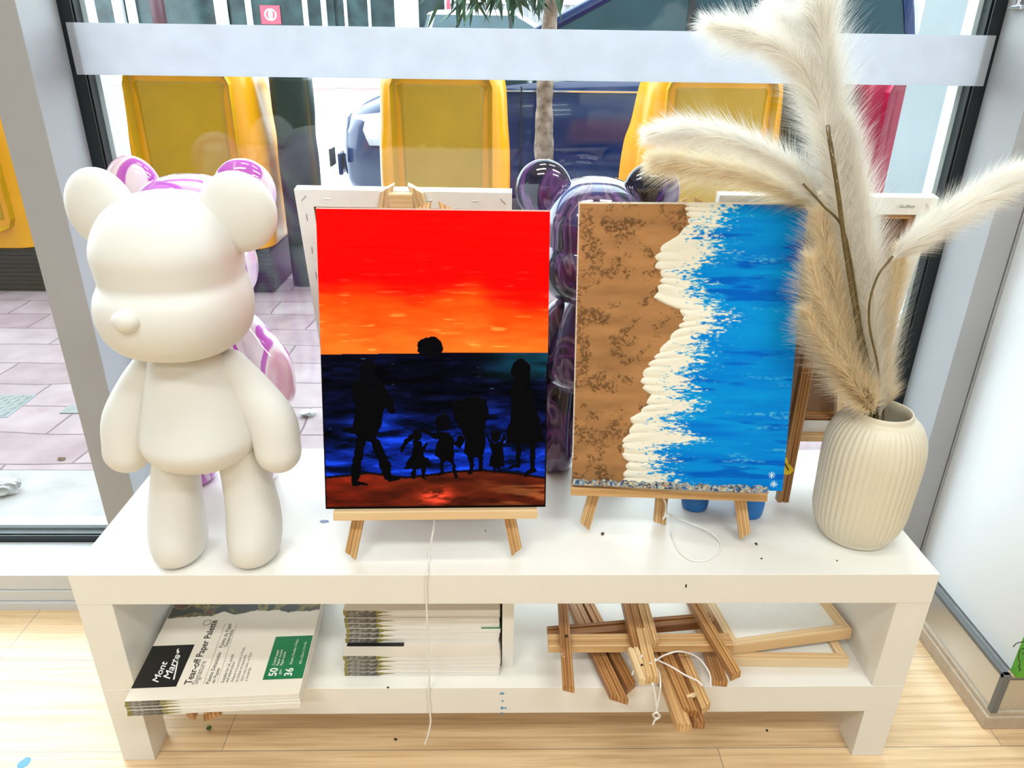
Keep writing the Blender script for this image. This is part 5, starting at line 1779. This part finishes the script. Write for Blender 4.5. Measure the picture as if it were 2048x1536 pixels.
# ================================================================== SHOPS ACROSS THE ROAD
FY = 20.0
sb = empty('shop_building', (-6, FY + .5, 0), 'glazed shopfront with white posts across the road', 'building')
MB().box(-16, -1.4, FY + .3, FY + 1.5, 0, 5).build('wall', 'shop_glass', sb)
for xa, xb in ((-15.5, -9.75), (-9.2, -7.05), (-6.85, -5.0), (-4.9, -4.2), (-4.1, -2.5)):
    f_ = MB().box(xa, xb, FY + .2, FY + .3, .5, 3.2, .01).build('window', 'shop_glass', sb)
for xc, w_ in ((-9.62, .20), (-9.30, .16), (-7.05, .26), (-6.35, .10), (-4.92, .09), (-4.45, .10), (-3.9, .05), (-3.3, .05)):
    MB().box(xc - w_ / 2, xc + w_ / 2, FY, FY + .25, 0, 4, .01).build('post', 'shop_white', sb)
MB().box(-16, -1.4, FY + .02, FY + .4, 0, .9, .02).build('stall_riser', 'shop_white', sb)
for xa, zc in ((-5.9, 2.02), (-5.2, 1.98), (-5.2, 1.86)):
    pass
ps = empty('window_poster', (-5.83, FY - .02, 1.60), 'square pink red poster with a pale round emblem in the shop window', 'poster')
MB().box(-6.08, -5.58, FY + .16, FY + .18, 1.50, 1.93).build('sheet', 'poster_pink', ps)
a = np.linspace(0, 2 * PI, 24, endpoint=False)
bmx = MB()
for rx, rz in ((.06, .13),):
    bmx.add([(-5.83 + rx * math.cos(q), FY + .155, 1.72 + rz * math.sin(q)) for q in a], [tuple(range(24))])
for s_ in (-1, 1):
    n_ = 16
    t_ = np.linspace(-1.9, 1.9, n_)
    o_ = [(-5.83 + s_ * (.155 * math.cos(q * .8)), FY + .156, 1.72 + .14 * math.sin(q * .8)) for q in t_]
    i_ = [(-5.83 + s_ * (.115 * math.cos(q * .8)), FY + .156, 1.72 + .11 * math.sin(q * .8)) for q in t_]
    bmx.add(o_ + i_, [(j, j + 1, n_ + j + 1, n_ + j) for j in range(n_ - 1)])
bmx.build('emblem', 'shop_white', ps)
setp(mesh_obj('street_pole', *tube_geo([(-8.1, 18.8, 0), (-8.1, 18.8, 3.5)], .16, 20), 'maroon', smooth=True), 'maroon street pole in front of the shop windows', 'pole')
setp(mesh_obj('street_pole', *tube_geo([(-1.22, 19.0, 0), (-1.22, 19.0, 3.0)], .045, 14), 'red_paint', smooth=True), 'thin red pole beside the white column across the road', 'pole')
setp(mesh_obj('square_column', *box_geo(-2.55, -2.0, 19.2, 19.6, 0, 4, .02), 'shop_white'), 'broad white square column at the end of the shopfront', 'column')
fn = empty('metal_fence', (1.2, FY, 0), 'grey corrugated metal fence across the road behind the leaves', 'fence')
xs = np.linspace(-1.35, 6, 260)
ys = FY + .04 * np.sin(xs * 30)
v = [(x, y, 0) for x, y in zip(xs, ys)] + [(x, y, 2.05) for x, y in zip(xs, ys)]
mesh_obj('sheet', v, [(i, i + 1, 260 + i + 1, 260 + i) for i in range(259)], 'corrugated', fn)
MB().box(-1.35, 6, FY - .06, FY + .08, 2.03, 2.12, .01).build('top_rail', 'shop_white', fn)
setp(mesh_obj('street_sign', *box_geo(-.1, .5, FY - .12, FY - .08, 1.62, 1.78, .005), 'maroon'), 'small dark red sign on the corrugated fence', 'sign')
